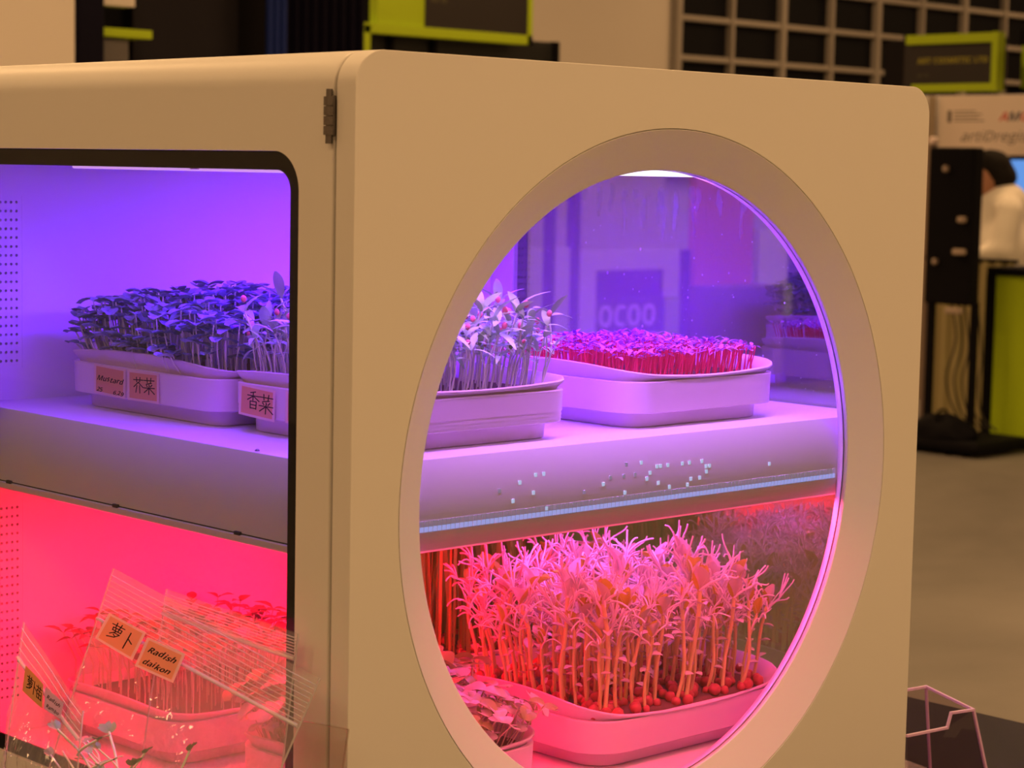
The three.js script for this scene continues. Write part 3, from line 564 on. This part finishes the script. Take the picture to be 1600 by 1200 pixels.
zipBag('clear zip bag behind the Radish daikon bag, its seal crossing the black window border', [[-0.0075, 1.2177, -0.1900], [-0.0090, 1.2120, -0.0400], [-0.0130, 1.0600, -0.2200], [-0.0130, 1.0600, -0.0620]], { puff: 0.002, crumple: 0.0008, zip: [0.02, 0.11], ridges: 7, seedN: 3 });
zipBag('small clear bag with a tan and a lilac label at the left edge', [[-0.0646, 1.1865, -0.2831], [-0.0774, 1.1437, -0.1864], [-0.118, 0.990, -0.250], [-0.118, 0.990, -0.150]], {
  puff: 0.010, crumple: 0.003, zip: [0.02, 0.12], ridges: 3, seedN: 5,
  labels: [['luobomiao', [[-0.0790, 1.1622, -0.2574], [-0.0815, 1.1541, -0.2300], [-0.0840, 1.1456, -0.2534], [-0.0860, 1.1389, -0.2242]]], ['rambo', [[-0.0818, 1.1529, -0.2270], [-0.0836, 1.1471, -0.2005], [-0.0859, 1.1393, -0.2220], [-0.0867, 1.1366, -0.2003]]]],
});
{ // smoky plastic folder standing by the door seam
  const t = thing('plastic_sleeve', 'smoky clear plastic sleeve standing against the cabinet corner below the door seam', 'plastic sleeve');
  const smoke = P({ color: lin(0.86, 0.80, 0.76), roughness: 0.08, transmission: 0.95, thickness: 0, ior: 1.5 });
  const q = [[-0.0150, 1.1569, -0.0420], [-0.0150, 1.1621, 0.0188], [-0.0300, 0.990, -0.050], [-0.0300, 0.990, 0.004]];
  mesh('sleeve_film', sheet(q, 20, 20, (u, v) => 0.002 * Math.sin(u * 3.1)), smoke, t);
  mesh('edge_strip', tube([V(...q[0]), V(...q[1])], 0.0005, 6, 5), smoke, t);
  mesh('edge_strip', tube([V(...q[1]), V(...lerp3(q[1], q[3], 0.5)), V(...q[3])], 0.0008, 10, 5), smoke, t);
}
{ // cut sprouts inside the bags
  const sp = [];
  for (let k = 0; k < 3; k++) {
    const g = thing('cut_sprout', 'pale cut radish sprout with small green leaves lying inside the Radish daikon bag', 'sprout', [0, 0, 0], 0, 'cut sprouts inside the Radish daikon bag');
    const L = rr(0.035, 0.055), end = V(L, rr(0.005, 0.02), rr(-0.004, 0.004));
    mesh('stem', tube([V(0, 0, 0), V(L * 0.5, rr(0.0, 0.012), 0.002), end], 0.0011, 8, 5), PM.paleStem, g);
    for (const s of [0, 1]) mesh('leaf', place(leaf(0.010, 0.009, { shape: bilobed, notch: 0.2, curl: 0.2, nu: 4, nv: 2 }), end, 1.2 + s * 1.4, 0.5), PM.coriander2, g);
    sp.push(g);
  }
  for (let i = 0; i < 46; i++) {
    const g = i < 3 ? sp[i] : copy(sp[i % 3]), u = rr(0.22, 0.92);
    g.position.set(rr(-0.083, -0.072), rr(1.05, 1.12) - 0.015 * u, -0.262 + u * 0.19); g.rotation.set(rr(-0.3, 0.3), -Math.PI / 2 + rr(-0.5, 0.5) + (i % 2 ? Math.PI : 0), rr(-0.3, 0.7)); g.scale.setScalar(rr(0.6, 0.95));
    const where = u < 0.45 ? 'left' : u > 0.7 ? 'right' : 'middle'; tag(g, `pale cut radish sprout lying in the lower ${where} of the Radish daikon bag`, null, `cut sprouts in the lower ${where} of the bag`);
  }
}

// ================================================================== CLEAR HOLDER beside the door
{
  const t = thing('acrylic_holder', 'clear acrylic box with a notched front on the dark table beside the door', 'acrylic box');
  const ac = P({ color: lin(0.74, 0.62, 0.68), roughness: 0.02, transmission: 1, thickness: 0, ior: 1.49 }), cutEdge = P({ color: lin(0.90, 0.62, 0.92), roughness: 0.9, transmission: 0.4, thickness: 0 });  // cutEdge: LED glow in the edges is painted in as a pink-violet tint
  const T = 0.985, front = [[0.6015, T, 0.004], [0.7205, T, 0.004], [0.6967, 1.0566, 0], [0.6634, 1.0591, 0], [0.6586, 1.0471, 0], [0.6015, 1.0497, 0]], back = [[0.6015, T, -0.060], [0.7225, T, -0.060], [0.7055, 1.0650, -0.056], [0.6015, 1.0700, -0.056]];
  const panel = (pts) => { const p = []; for (let i = 1; i + 1 < pts.length; i++) p.push(...pts[0], ...pts[i], ...pts[i + 1]); const g = new THREE.BufferGeometry(); g.setAttribute('position', new THREE.Float32BufferAttribute(p, 3)); g.setAttribute('uv', new THREE.Float32BufferAttribute(new Float32Array(p.length / 3 * 2), 2)); g.computeVertexNormals(); return g; };
  const quadFan = (q, list) => merge(list.map((l) => panel(l.map((i) => q[i]))));
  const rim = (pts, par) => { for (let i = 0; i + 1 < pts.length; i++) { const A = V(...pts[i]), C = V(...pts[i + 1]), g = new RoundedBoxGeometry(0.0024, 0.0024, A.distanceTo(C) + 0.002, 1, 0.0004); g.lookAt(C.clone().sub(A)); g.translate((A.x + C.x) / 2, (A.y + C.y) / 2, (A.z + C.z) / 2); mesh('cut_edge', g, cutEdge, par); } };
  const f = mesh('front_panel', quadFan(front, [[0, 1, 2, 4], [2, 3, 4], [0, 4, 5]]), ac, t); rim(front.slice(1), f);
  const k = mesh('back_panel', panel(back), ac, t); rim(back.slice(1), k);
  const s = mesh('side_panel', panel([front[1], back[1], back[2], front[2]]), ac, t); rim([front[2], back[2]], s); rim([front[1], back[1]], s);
  mesh('bottom_panel', rbox(0.6015, 0.722, T, T + 0.002, -0.060, 0.004, 0.0005), ac, t);
}

// ================================================================== BOOTHS BEHIND
const B = {
  lime: M({ color: lin(0.44, 0.62, 0.003), roughness: 0.7 }), charcoal: P({ color: lin(0.013, 0.011, 0.014), roughness: 0.8, specularIntensity: 0.2 }), black: P({ color: lin(0.004, 0.0035, 0.006), roughness: 0.7, specularIntensity: 0.2 }),
  cream: M({ color: lin(0.78, 0.72, 0.66), roughness: 0.8 }), white: M({ color: lin(0.72, 0.69, 0.68), roughness: 0.7 }), grey: M({ color: lin(0.38, 0.40, 0.42), roughness: 0.7 }), blue: P({ color: lin(0.008, 0.022, 0.16), roughness: 0.5, specularIntensity: 0.3 }), navy: P({ color: lin(0.004, 0.003, 0.014), roughness: 0.6, specularIntensity: 0.2 }), orange: M({ color: lin(0.75, 0.17, 0.03), roughness: 0.7 }),
};
{ // cream partition at the far left
  const t = thing('partition_panel', 'cream partition panel at the upper left behind the cabinet', 'partition');
  mesh('panel', rbox(0.9, 2.630, 0.05, 2.9, -4.56, -4.5, 0.01), B.cream, t);
  mesh('panel', rbox(-0.6, 0.88, 0.05, 2.9, -4.56, -4.5, 0.01), B.cream, t);
  for (const x of [0.88, 2.3, -0.5]) mesh('foot', rbox(x - 0.05, x + 0.05, 0, 0.05, -4.8, -4.25, 0.01), B.black, t);
}
{ // dark booth with a small lime counter sign
  const t = thing('dark_booth', 'black booth wall with a grey poster and lime strip, left of the blue pipes', 'booth');
  mesh('back_wall', box(2.7, 4.07, 0, 3.2, -5.75, -5.7), B.black, t);
  mesh('wall_panel', box(3.60, 4.07, 1.2, 3.0, -5.70, -5.66), P({ color: lin(0.020, 0.018, 0.023), roughness: 0.8, specularIntensity: 0.2 }), t);
  mesh('side_post', rbox(3.235, 3.345, 0, 3.2, -5.7, -5.45, 0.01), B.navy, t);
  mesh('lime_strip', box(3.353, 3.575, 1.962, 1.992, -5.62, -5.5), B.lime, t);
  mesh('poster', box(3.353, 3.488, 1.60, 1.955, -5.6, -5.52), M({ color: lin(0.12, 0.11, 0.11) }), t);
  mesh('white_sign', box(3.353, 3.515, 2.072, 2.30, -5.6, -5.52), B.cream, t);
  mesh('header', box(3.20, 4.07, 2.9, 3.2, -5.69, -5.46), B.black, t);
}
{
  const t = thing('dark_partition', 'tall black partition behind the blue pipes', 'partition');
  mesh('panel_face', rbox(3.95, 4.70, 0.03, 3.2, -6.05, -6.0, 0.006), B.charcoal, t);
  mesh('panel_foot', rbox(3.95, 4.70, 0, 0.03, -6.12, -5.93, 0.006), B.black, t);
}
for (const [i, x] of [4.098, 4.130, 4.162].entries()) { // blue pipes
  const t = thing('blue_pipe', ['leftmost of three upright dark blue pipes beside the black booth', 'middle of three upright dark blue pipes beside the black booth', 'rightmost of three upright dark blue pipes beside the black booth'][i], 'pipe', [x, 0, -5.5]);
  mesh('pipe', new THREE.CylinderGeometry(0.0145, 0.0145, 3.2, 14).translate(0, 1.6, 0), B.blue, t);
  mesh('foot', new THREE.CylinderGeometry(0.0152, 0.0155, 0.03, 14).translate(0, 0.015, 0), B.black, t);
}
{
  const t = thing('black_curtain', 'black curtain wall right of the blue pipes', 'curtain');
  const pts = []; for (let i = 0; i <= 60; i++) pts.push([4.20 + i * 0.0066, -5.55 + 0.018 * Math.sin(i * 0.9)]);
  const g = new THREE.PlaneGeometry(1, 3.2, 60, 1); const p = g.attributes.position; for (let i = 0; i < p.count; i++) { const k = i % 61; p.setXYZ(i, pts[k][0], p.getY(i) + 1.6, pts[k][1]); } g.computeVertexNormals();
  mesh('cloth', g, B.navy, t); mesh('rail', new THREE.CylinderGeometry(0.015, 0.015, 0.36, 10).rotateZ(Math.PI / 2).translate(4.375, 3.2, -5.55), B.black, t);
}
const signText = (lines, bg = '#231c1d') => M({ roughness: 0.6, map: canvasTexture(1024, 512, (c, w, h) => { c.fillStyle = bg; c.fillRect(0, 0, w, h); for (const [txt, x, y, size, col] of lines) { c.fillStyle = col; c.font = `bold ${size}px sans-serif`; c.fillText(txt, x, y); } }) });
{ // lime fascia, upper middle
  const t = thing('booth_sign', 'lime framed dark booth sign above the cabinet, beside the cream wall', 'sign');
  mesh('frame', merge([box(5.786, 6.90, 2.165, 2.212, -7.05, -6.98), box(6.868, 6.90, 2.165, 2.62, -7.05, -6.98), box(5.786, 5.822, 1.9, 2.20, -7.05, -6.98), box(5.87, 6.90, 2.59, 2.63, -7.05, -6.98)]), B.lime, t);
  mesh('lime_block', box(5.872, 6.172, 2.205, 2.59, -7.05, -6.99), B.lime, t);
  const g = new THREE.PlaneGeometry(0.70, 0.38).translate(6.52, 2.40, -6.985);
  mesh('sign_face', g, signText([['ART COSMETIC LTD', 40, 220, 92, '#b5ad20'], ['HD 75', 50, 340, 56, '#5d5a35']]), t);
  mesh('backing', box(5.872, 6.90, 2.2, 2.6, -7.10, -7.05), B.black, t);
  mesh('lower_panel', box(5.822, 7.19, 1.7, 2.196, -7.16, -7.10), M({ color: lin(0.012, 0.013, 0.014) }), t);
  for (const x of [6.02, 6.30]) mesh('panel_post', rbox(x, x + 0.03, 1.7, 2.16, -7.10, -7.07, 0.004), B.black, t);
  for (const x of [5.79, 7.16]) mesh('post', rbox(x, x + 0.04, 0, 2.2, -7.14, -7.08, 0.005), B.black, t);
}
{ // lime fascia, right
  const t = thing('booth_sign', 'lime framed dark booth sign at the upper right above the white poster wall', 'sign');
  const z0 = -6.885, z1 = -6.235;
  mesh('frame', merge([box(9.96, 10.02, 2.33, 2.385, z0, z1), box(9.96, 10.02, 2.045, 2.09, z0 + 0.05, z1), box(9.953, 10.026, 2.042, 2.388, z1 - 0.03, z1 + 0.012)]), B.lime, t);
  mesh('sign_face', new THREE.PlaneGeometry(0.66, 0.29).rotateY(-Math.PI / 2).translate(9.985, 2.21, -6.58), signText([['ART COSMETIC LTD', 150, 250, 86, '#a39c1e'], ['H0 75', 150, 390, 50, '#4d4a30']]), t);
  mesh('backing', box(9.99, 10.06, 2.05, 2.36, -7.06, z1), B.charcoal, t);
  mesh('lime_block', box(10.29, 10.37, 2.07, 2.325, -6.28, -6.02), B.lime, t);
  mesh('black_shelf', box(10.28, 10.40, 2.045, 2.069, -6.35, -5.6), B.black, t);
  mesh('dark_header', box(10.30, 10.36, 2.325, 2.42, -6.30, -5.6), B.black, t);
  for (const [x, z] of [[10.075, -6.99], [10.385, -5.66]]) mesh('post', rbox(x, x + 0.04, 0, 2.4, z, z + 0.04, 0.005), B.black, t);
}
{ // poster wall
  const t = thing('poster_wall', 'white booth wall printed with logos at the upper right edge', 'booth wall');
  mesh('wall', box(11.52, 11.6, 0, 2.095, -7.95, -4.6), B.white, t);
  const art = canvasTexture(1024, 512, (c, w, h) => {
    c.fillStyle = '#dccfc6'; c.fillRect(0, 0, w, h); c.fillStyle = '#5b5148';
    c.fillRect(60, 110, 26, 90); for (let k = 0; k < 4; k++) c.fillRect(104, 112 + k * 24, [150, 190, 170, 210][k], 8);
    c.font = 'italic bold 92px sans-serif'; c.fillStyle = '#c2473c'; c.fillText('A', 410, 190); c.fillStyle = '#2c2f4a'; c.fillText('M', 465, 190); c.fillStyle = '#c2473c'; c.fillText('C', 545, 190);
    c.fillStyle = '#8a7d70'; for (let k = 0; k < 3; k++) c.fillRect(630, 130 + k * 24, 130, 8);
    c.fillStyle = '#4c423a'; c.font = 'italic 104px sans-serif'; c.fillText('artiDregister', 150, 340);
    c.fillStyle = '#b5a493'; c.fillRect(180, 450, 700, 12);
  });
  mesh('print', new THREE.PlaneGeometry(1.2, 0.46).rotateY(-Math.PI / 2).translate(11.51, 1.86, -7.12), M({ map: art, roughness: 0.7 }), t);
  mesh('edge_post', rbox(11.44, 11.5, 0, 2.10, -7.96, -7.88, 0.01), B.black, t);
  mesh('edge_trim', rbox(11.46, 11.5, 0, 2.09, -7.78, -7.74, 0.006), M({ color: lin(0.28, 0.22, 0.15) }), t);
}
{ // blue monitor behind the person
  const t = thing('wall_screen', 'bright blue screen on the white booth wall behind the person', 'screen');
  mesh('screen_glow', box(11.40, 11.43, 1.10, 1.66, -7.075, -6.4), M({ color: lin(0.05, 0.05, 0.05), emissive: lin(0.10, 0.33, 0.85), emissiveIntensity: 0.9 }), t);
  mesh('bezel', box(11.43, 11.47, 1.08, 1.69, -7.095, -6.37), B.black, t);
  mesh('stand', box(11.44, 11.48, 0, 1.1, -6.78, -6.70), B.black, t);
}
{ // black kiosk on two legs with cables and base
  const t = thing('kiosk_stand', 'black screen kiosk on two thin legs to the right of the cabinet', 'kiosk');
  mesh('screen_case', rbox(9.26, 9.36, 0.82, 1.70, -6.185, -5.88, 0.015), B.black, t);
  mesh('leg', rbox(9.28, 9.32, 0.10, 0.84, -6.175, -6.135, 0.008), B.black, t);
  mesh('leg', rbox(9.28, 9.32, 0.10, 0.84, -5.885, -5.845, 0.008), B.black, t);
  mesh('base', rbox(9.02, 9.55, 0.02, 0.09, -6.30, -5.62, 0.03), B.black, t);
  mesh('side_pole', new THREE.CylinderGeometry(0.022, 0.022, 1.70, 12).translate(9.34, 0.87, -6.215), M({ color: lin(0.16, 0.11, 0.09), roughness: 0.5 }), t);
  mesh('pole_cap', new THREE.SphereGeometry(0.028, 14, 10).translate(9.34, 1.735, -6.215), M({ color: lin(0.85, 0.7, 0.68) }), t);
  for (const [y, z, w] of [[1.58, -6.05, 0.03], [1.30, -5.93, 0.05], [1.12, -5.94, 0.08], [0.79, -5.96, 0.11], [1.06, -6.10, 0.025]]) mesh('bracket', rbox(9.215, 9.255, y - 0.018, y + 0.018, z - w / 2, z + w / 2, 0.012), M({ color: lin(0.42, 0.33, 0.27), roughness: 0.3 }), t);
  for (const z of [-6.16, -5.86, -5.74]) mesh('caster', new THREE.CylinderGeometry(0.03, 0.03, 0.03, 14).rotateZ(Math.PI / 2).translate(9.1, 0.03, z), B.black, t);
}
for (let i = 0; i < 5; i++) { // cables hanging behind the kiosk
  const z = -6.10 + i * 0.045, o = mesh('cable', tube([V(9.40, 0.86, z), V(9.44, 0.62 - i * 0.03, z + 0.02), V(9.41, 0.38, z - 0.015 + i * 0.01), V(9.46, 0.18, z + 0.03), V(9.50, 0.10 + i * 0.002, z + 0.10)], 0.006, 24, 6), M({ color: lin(0.035, 0.03, 0.025) }));
  tag(o, 'thin dark cable hanging below the black kiosk screen', 'cable', 'cables below the kiosk');
}
{ // black bag heap at the kiosk foot
  const t = thing('equipment_bag', 'soft black bag lying at the foot of the kiosk', 'bag', [9.15, 0.09, -5.95]);
  const g = new THREE.SphereGeometry(0.2, 28, 18), p = g.attributes.position;
  for (let i = 0; i < p.count; i++) { const v = V().fromBufferAttribute(p, i), s = 1 + 0.22 * noise.noise(v.x * 9, v.y * 9, v.z * 9); p.setXYZ(i, v.x * s * 0.6, Math.max(0, v.y * s * 0.62), v.z * s * 1.15); } g.computeVertexNormals();
  mesh('bag_body', g, B.black, t); mesh('handle', new THREE.TorusGeometry(0.06, 0.008, 8, 20, Math.PI).translate(0, 0.09, 0), B.black, t);
}
{ // pale drape behind the kiosk
  const t = thing('pale_drape', 'pale yellowish drape hanging behind the kiosk legs', 'drape');
  const g = new THREE.PlaneGeometry(0.62, 1.02, 40, 1).rotateY(-Math.PI / 2), p = g.attributes.position;
  for (let i = 0; i < p.count; i++) p.setX(i, 10.05 + 0.02 * Math.sin((i % 41) * 1.1)); g.translate(0, 0.53, -6.42); g.computeVertexNormals();
  mesh('cloth', g, M({ color: lin(0.40, 0.34, 0.17), roughness: 0.9 }), t);
  mesh('rail', new THREE.CylinderGeometry(0.012, 0.012, 0.66, 10).rotateX(Math.PI / 2).translate(10.05, 1.045, -6.42), B.black, t);
}
{ // lime counter
  const t = thing('lime_counter', 'tall lime green counter with black top at the right edge', 'counter');
  mesh('front_panel', rbox(9.60, 9.64, 0.03, 0.985, -5.935, -4.9, 0.005), B.lime, t);
  mesh('side_panel', rbox(9.64, 10.2, 0.03, 0.985, -5.935, -5.90, 0.005), B.lime, t);
  mesh('counter_top', rbox(9.57, 10.24, 0.985, 1.03, -5.98, -4.86, 0.008), B.black, t);
  mesh('corner_post', rbox(9.575, 9.63, 0, 0.99, -5.985, -5.935, 0.006), B.black, t);
  mesh('plinth', box(9.61, 10.2, 0, 0.03, -5.93, -4.9), B.black, t);
}
{ // added canopy roof out of view, there only to shade the lime counter
  const t = thing('added_shade_canopy', 'flat dark canopy roof over the lime counter, above the picture', 'canopy');
  mesh('roof', rbox(7.80, 10.36, 2.80, 2.86, -6.10, -2.6, 0.01), B.black, t);
  for (const [x, z] of [[10.30, -2.70], [7.86, -2.70]]) mesh('post', rbox(x, x + 0.04, 0, 2.80, z, z + 0.04, 0.006), B.black, t);
}
{ // small things on the counter
  const t = thing('flower_pot', 'small white pot with grey green leaves on the lime counter', 'plant', [9.80, 1.03, -5.80]);
  mesh('pot', new THREE.LatheGeometry([[0.001, 0], [0.03, 0], [0.04, 0.07], [0.036, 0.07], [0.03, 0.06]].map(([a, b]) => new THREE.Vector2(a, b)), 20), B.cream, t);
  const l = leaf(0.08, 0.03, { curl: 0.4, fold: 0.3 });
  for (let i = 0; i < 9; i++) mesh('leaf', place(l, V(0, 0.06, 0), i * 0.7, rr(0.4, 1.2)), leafMat(0.28, 0.28, 0.18, 0.2), t);
}
// booths seen dimly through the far side window
{
  const t = thing('display_booth', 'pale booth wall seen through the far cabinet window, with framed dark panel', 'booth');
  mesh('wall', box(8.72, 9.24, 0.1, 1.03, -9.06, -9.0), B.white, t);
  mesh('post', box(9.25, 9.31, 0, 1.4, -9.05, -8.98), B.black, t);
  mesh('frame', merge([box(9.32, 10.31, 0.87, 1.01, -9.05, -8.99), box(9.32, 9.48, 0.45, 0.87, -9.05, -8.99), box(10.15, 10.31, 0.66, 0.87, -9.05, -8.99)]), B.white, t);
  mesh('panel', box(9.48, 10.15, 0.68, 0.87, -9.05, -9.0), B.navy, t);
  mesh('name_board', new THREE.PlaneGeometry(0.68, 0.24).translate(9.82, 0.56, -8.985), M({ map: canvasTexture(512, 180, (c, w, h) => { c.fillStyle = '#08070a'; c.fillRect(0, 0, w, h); c.fillStyle = '#e8e2d8'; c.font = 'bold 150px sans-serif'; c.fillText('OCOO', 14, 142); }) }), t);
  mesh('lime_post', box(10.16, 10.31, 0.3, 0.68, -9.05, -8.98), B.lime, t);
  mesh('black_post', box(10.32, 10.40, 0, 1.0, -9.05, -8.97), B.black, t);
}
{
  const t = thing('orange_booth', 'orange booth wall seen through the far cabinet window', 'booth');
  mesh('wall', box(10.47, 11.10, 0.75, 1.75, -9.06, -9.0), B.orange, t);
  mesh('counter', box(10.44, 11.10, 0, 0.75, -9.06, -8.7), M({ color: lin(0.25, 0.16, 0.10) }), t);
  mesh('grey_panel', box(11.17, 11.50, 0.5, 1.14, -9.06, -9.0), B.white, t);
  mesh('lime_panel', box(11.15, 11.50, 0.5, 0.74, -8.99, -8.95), B.lime, t);
  mesh('black_panel', box(11.5, 12.4, 0.0, 1.14, -9.06, -9.0), B.black, t);
  mesh('lower_wall', box(10.47, 11.5, 0, 0.5, -9.14, -9.10), B.charcoal, t);
}

// ================================================================== PERSON behind the counter
function field(capsules, blend, size, center, half) {
  const mc = new MarchingCubes(size, mat.white, false, false, 120000);
  const hs = size / 2;
  for (let k = 0; k < size; k++) for (let j = 0; j < size; j++) for (let i = 0; i < size; i++) {
    const p = [center[0] + ((i - hs) / hs) * half, center[1] + ((j - hs) / hs) * half, center[2] + ((k - hs) / hs) * half];
    let d = 1e3;
    for (const [a, b, ra, rb] of capsules) {
      const ab = [b[0] - a[0], b[1] - a[1], b[2] - a[2]], ap = [p[0] - a[0], p[1] - a[1], p[2] - a[2]], L = ab[0] ** 2 + ab[1] ** 2 + ab[2] ** 2 || 1e-9;
      const t = Math.max(0, Math.min(1, (ap[0] * ab[0] + ap[1] * ab[1] + ap[2] * ab[2]) / L));
      const e = Math.hypot(ap[0] - ab[0] * t, ap[1] - ab[1] * t, ap[2] - ab[2] * t) - (ra + (rb - ra) * t), h = Math.max(0, Math.min(1, 0.5 + 0.5 * (d - e) / blend));
      d = d * (1 - h) + e * h - blend * h * (1 - h);
    }
    mc.field[i + j * size + k * size * size] = -d;
  }
  mc.isolation = 0; mc.update();
  const n = mc.count, pos = new Float32Array(n * 3), nor = new Float32Array(n * 3);
  for (let i = 0; i < n * 3; i++) { pos[i] = mc.positionArray[i] * half + center[i % 3]; nor[i] = mc.normalArray[i]; }
  const g = new THREE.BufferGeometry(); g.setAttribute('position', new THREE.BufferAttribute(pos, 3)); g.setAttribute('normal', new THREE.BufferAttribute(nor, 3)); g.setAttribute('uv', new THREE.BufferAttribute(new Float32Array(n * 2), 2));
  return g;
}
{
  const t = thing('person', 'dark haired person in loose white shirt and face mask, looking down behind lime counter', 'person', [10.66, 0, -6.62], -2.30);
  const C = (a, b, ra, rb = ra) => [a, b, ra, rb];
  const skin = M({ color: lin(0.45, 0.22, 0.14), roughness: 0.6 });
  const head = [0, 1.545, 0.10], neck = [0, 1.40, 0.01];
  const arms = [];
  for (const s of [-1, 1]) arms.push(C([s * 0.185, 1.33, 0], [s * 0.235, 1.08, 0.06], 0.05, 0.042), C([s * 0.235, 1.08, 0.06], [s * 0.15, 1.03, 0.30], 0.040, 0.030), C([s * 0.15, 1.03, 0.30], [s * 0.14, 1.02, 0.36], 0.032, 0.034));
  const fingers = [];
  for (const s of [-1, 1]) for (let f = 0; f < 4; f++) fingers.push(C([s * (0.122 + f * 0.018), 1.015, 0.38], [s * (0.12 + f * 0.02), 0.985, 0.445 - Math.abs(f - 1.5) * 0.012], 0.0095, 0.008));
  for (const s of [-1, 1]) fingers.push(C([s * 0.115, 1.02, 0.345], [s * 0.085, 1.0, 0.39], 0.011, 0.009));
  const body = [C([0, 1.50, 0.09], [0, 1.565, 0.085], 0.078, 0.09), C([0, 1.47, 0.135], [0, 1.50, 0.14], 0.042, 0.05), C(neck, [0, 1.48, 0.06], 0.056, 0.052), C([0, 1.515, 0.17], [0, 1.49, 0.192], 0.012, 0.015), C([0, 1.32, 0], [0, 1.0, -0.01], 0.13, 0.125), C([0, 1.0, 0], [0, 0.9, 0], 0.12, 0.13), ...arms, ...fingers];
  for (const s of [-1, 1]) body.push(C([s * 0.09, 0.88, 0], [s * 0.10, 0.48, 0.02], 0.085, 0.055), C([s * 0.10, 0.48, 0.02], [s * 0.11, 0.08, -0.01], 0.05, 0.036), C([s * 0.11, 0.05, -0.01], [s * 0.12, 0.03, 0.14], 0.036, 0.03), C([s * 0.085, 1.52, 0.08], [s * 0.085, 1.54, 0.075], 0.016, 0.018));
  mesh('body', field(body, 0.02, 88, [0, 0.83, 0.1], 0.86), skin, t);
  mesh('hair', field([C([0, 1.60, 0.055], [0, 1.56, 0.03], 0.108, 0.10), C([0, 1.53, 0.0], [0, 1.50, 0.0], 0.085, 0.07), C([0, 1.64, 0.10], [0, 1.61, 0.15], 0.07, 0.045), C([-0.075, 1.56, 0.06], [-0.075, 1.53, 0.06], 0.035), C([0.075, 1.56, 0.06], [0.075, 1.53, 0.06], 0.035)], 0.03, 40, [0, 1.56, 0.06], 0.2), P({ color: lin(0.008, 0.006, 0.005), roughness: 0.7, specularIntensity: 0.3 }), t);
  mesh('face_mask', field([C([0, 1.475, 0.165], [0, 1.455, 0.16], 0.05, 0.042)], 0.02, 24, [0, 1.46, 0.16], 0.08), M({ color: lin(0.45, 0.60, 0.85), roughness: 0.8 }), t);
  const sh = [C([0, 1.36, -0.01], [0, 1.10, 0.0], 0.155, 0.185), C([-0.16, 1.35, 0], [0.16, 1.35, 0], 0.075), C([-0.05, 1.09, 0], [0.05, 1.09, 0], 0.19)];
  for (const s of [-1, 1]) sh.push(C([s * 0.19, 1.33, 0], [s * 0.25, 1.08, 0.06], 0.078, 0.075), C([s * 0.25, 1.08, 0.06], [s * 0.19, 1.055, 0.22], 0.062, 0.05));
  mesh('shirt', field(sh, 0.04, 56, [0, 1.18, 0.06], 0.42), M({ color: lin(0.82, 0.78, 0.72), roughness: 0.85 }), t);
  const tr = [C([0, 0.96, 0], [0, 0.88, 0], 0.14, 0.13)];
  for (const s of [-1, 1]) tr.push(C([s * 0.09, 0.88, 0], [s * 0.10, 0.48, 0.02], 0.10, 0.078), C([s * 0.10, 0.48, 0.02], [s * 0.11, 0.10, -0.01], 0.076, 0.066));
  mesh('trousers', field(tr, 0.03, 56, [0, 0.56, 0], 0.56), M({ color: lin(0.012, 0.011, 0.014), roughness: 0.8 }), t);
  for (const s of [-1, 1]) mesh('shoe', rbox(s * 0.12 - 0.045, s * 0.12 + 0.045, 0, 0.08, -0.07, 0.19, 0.03, 4), B.cream, t);
}

renderer.render(scene, camera);
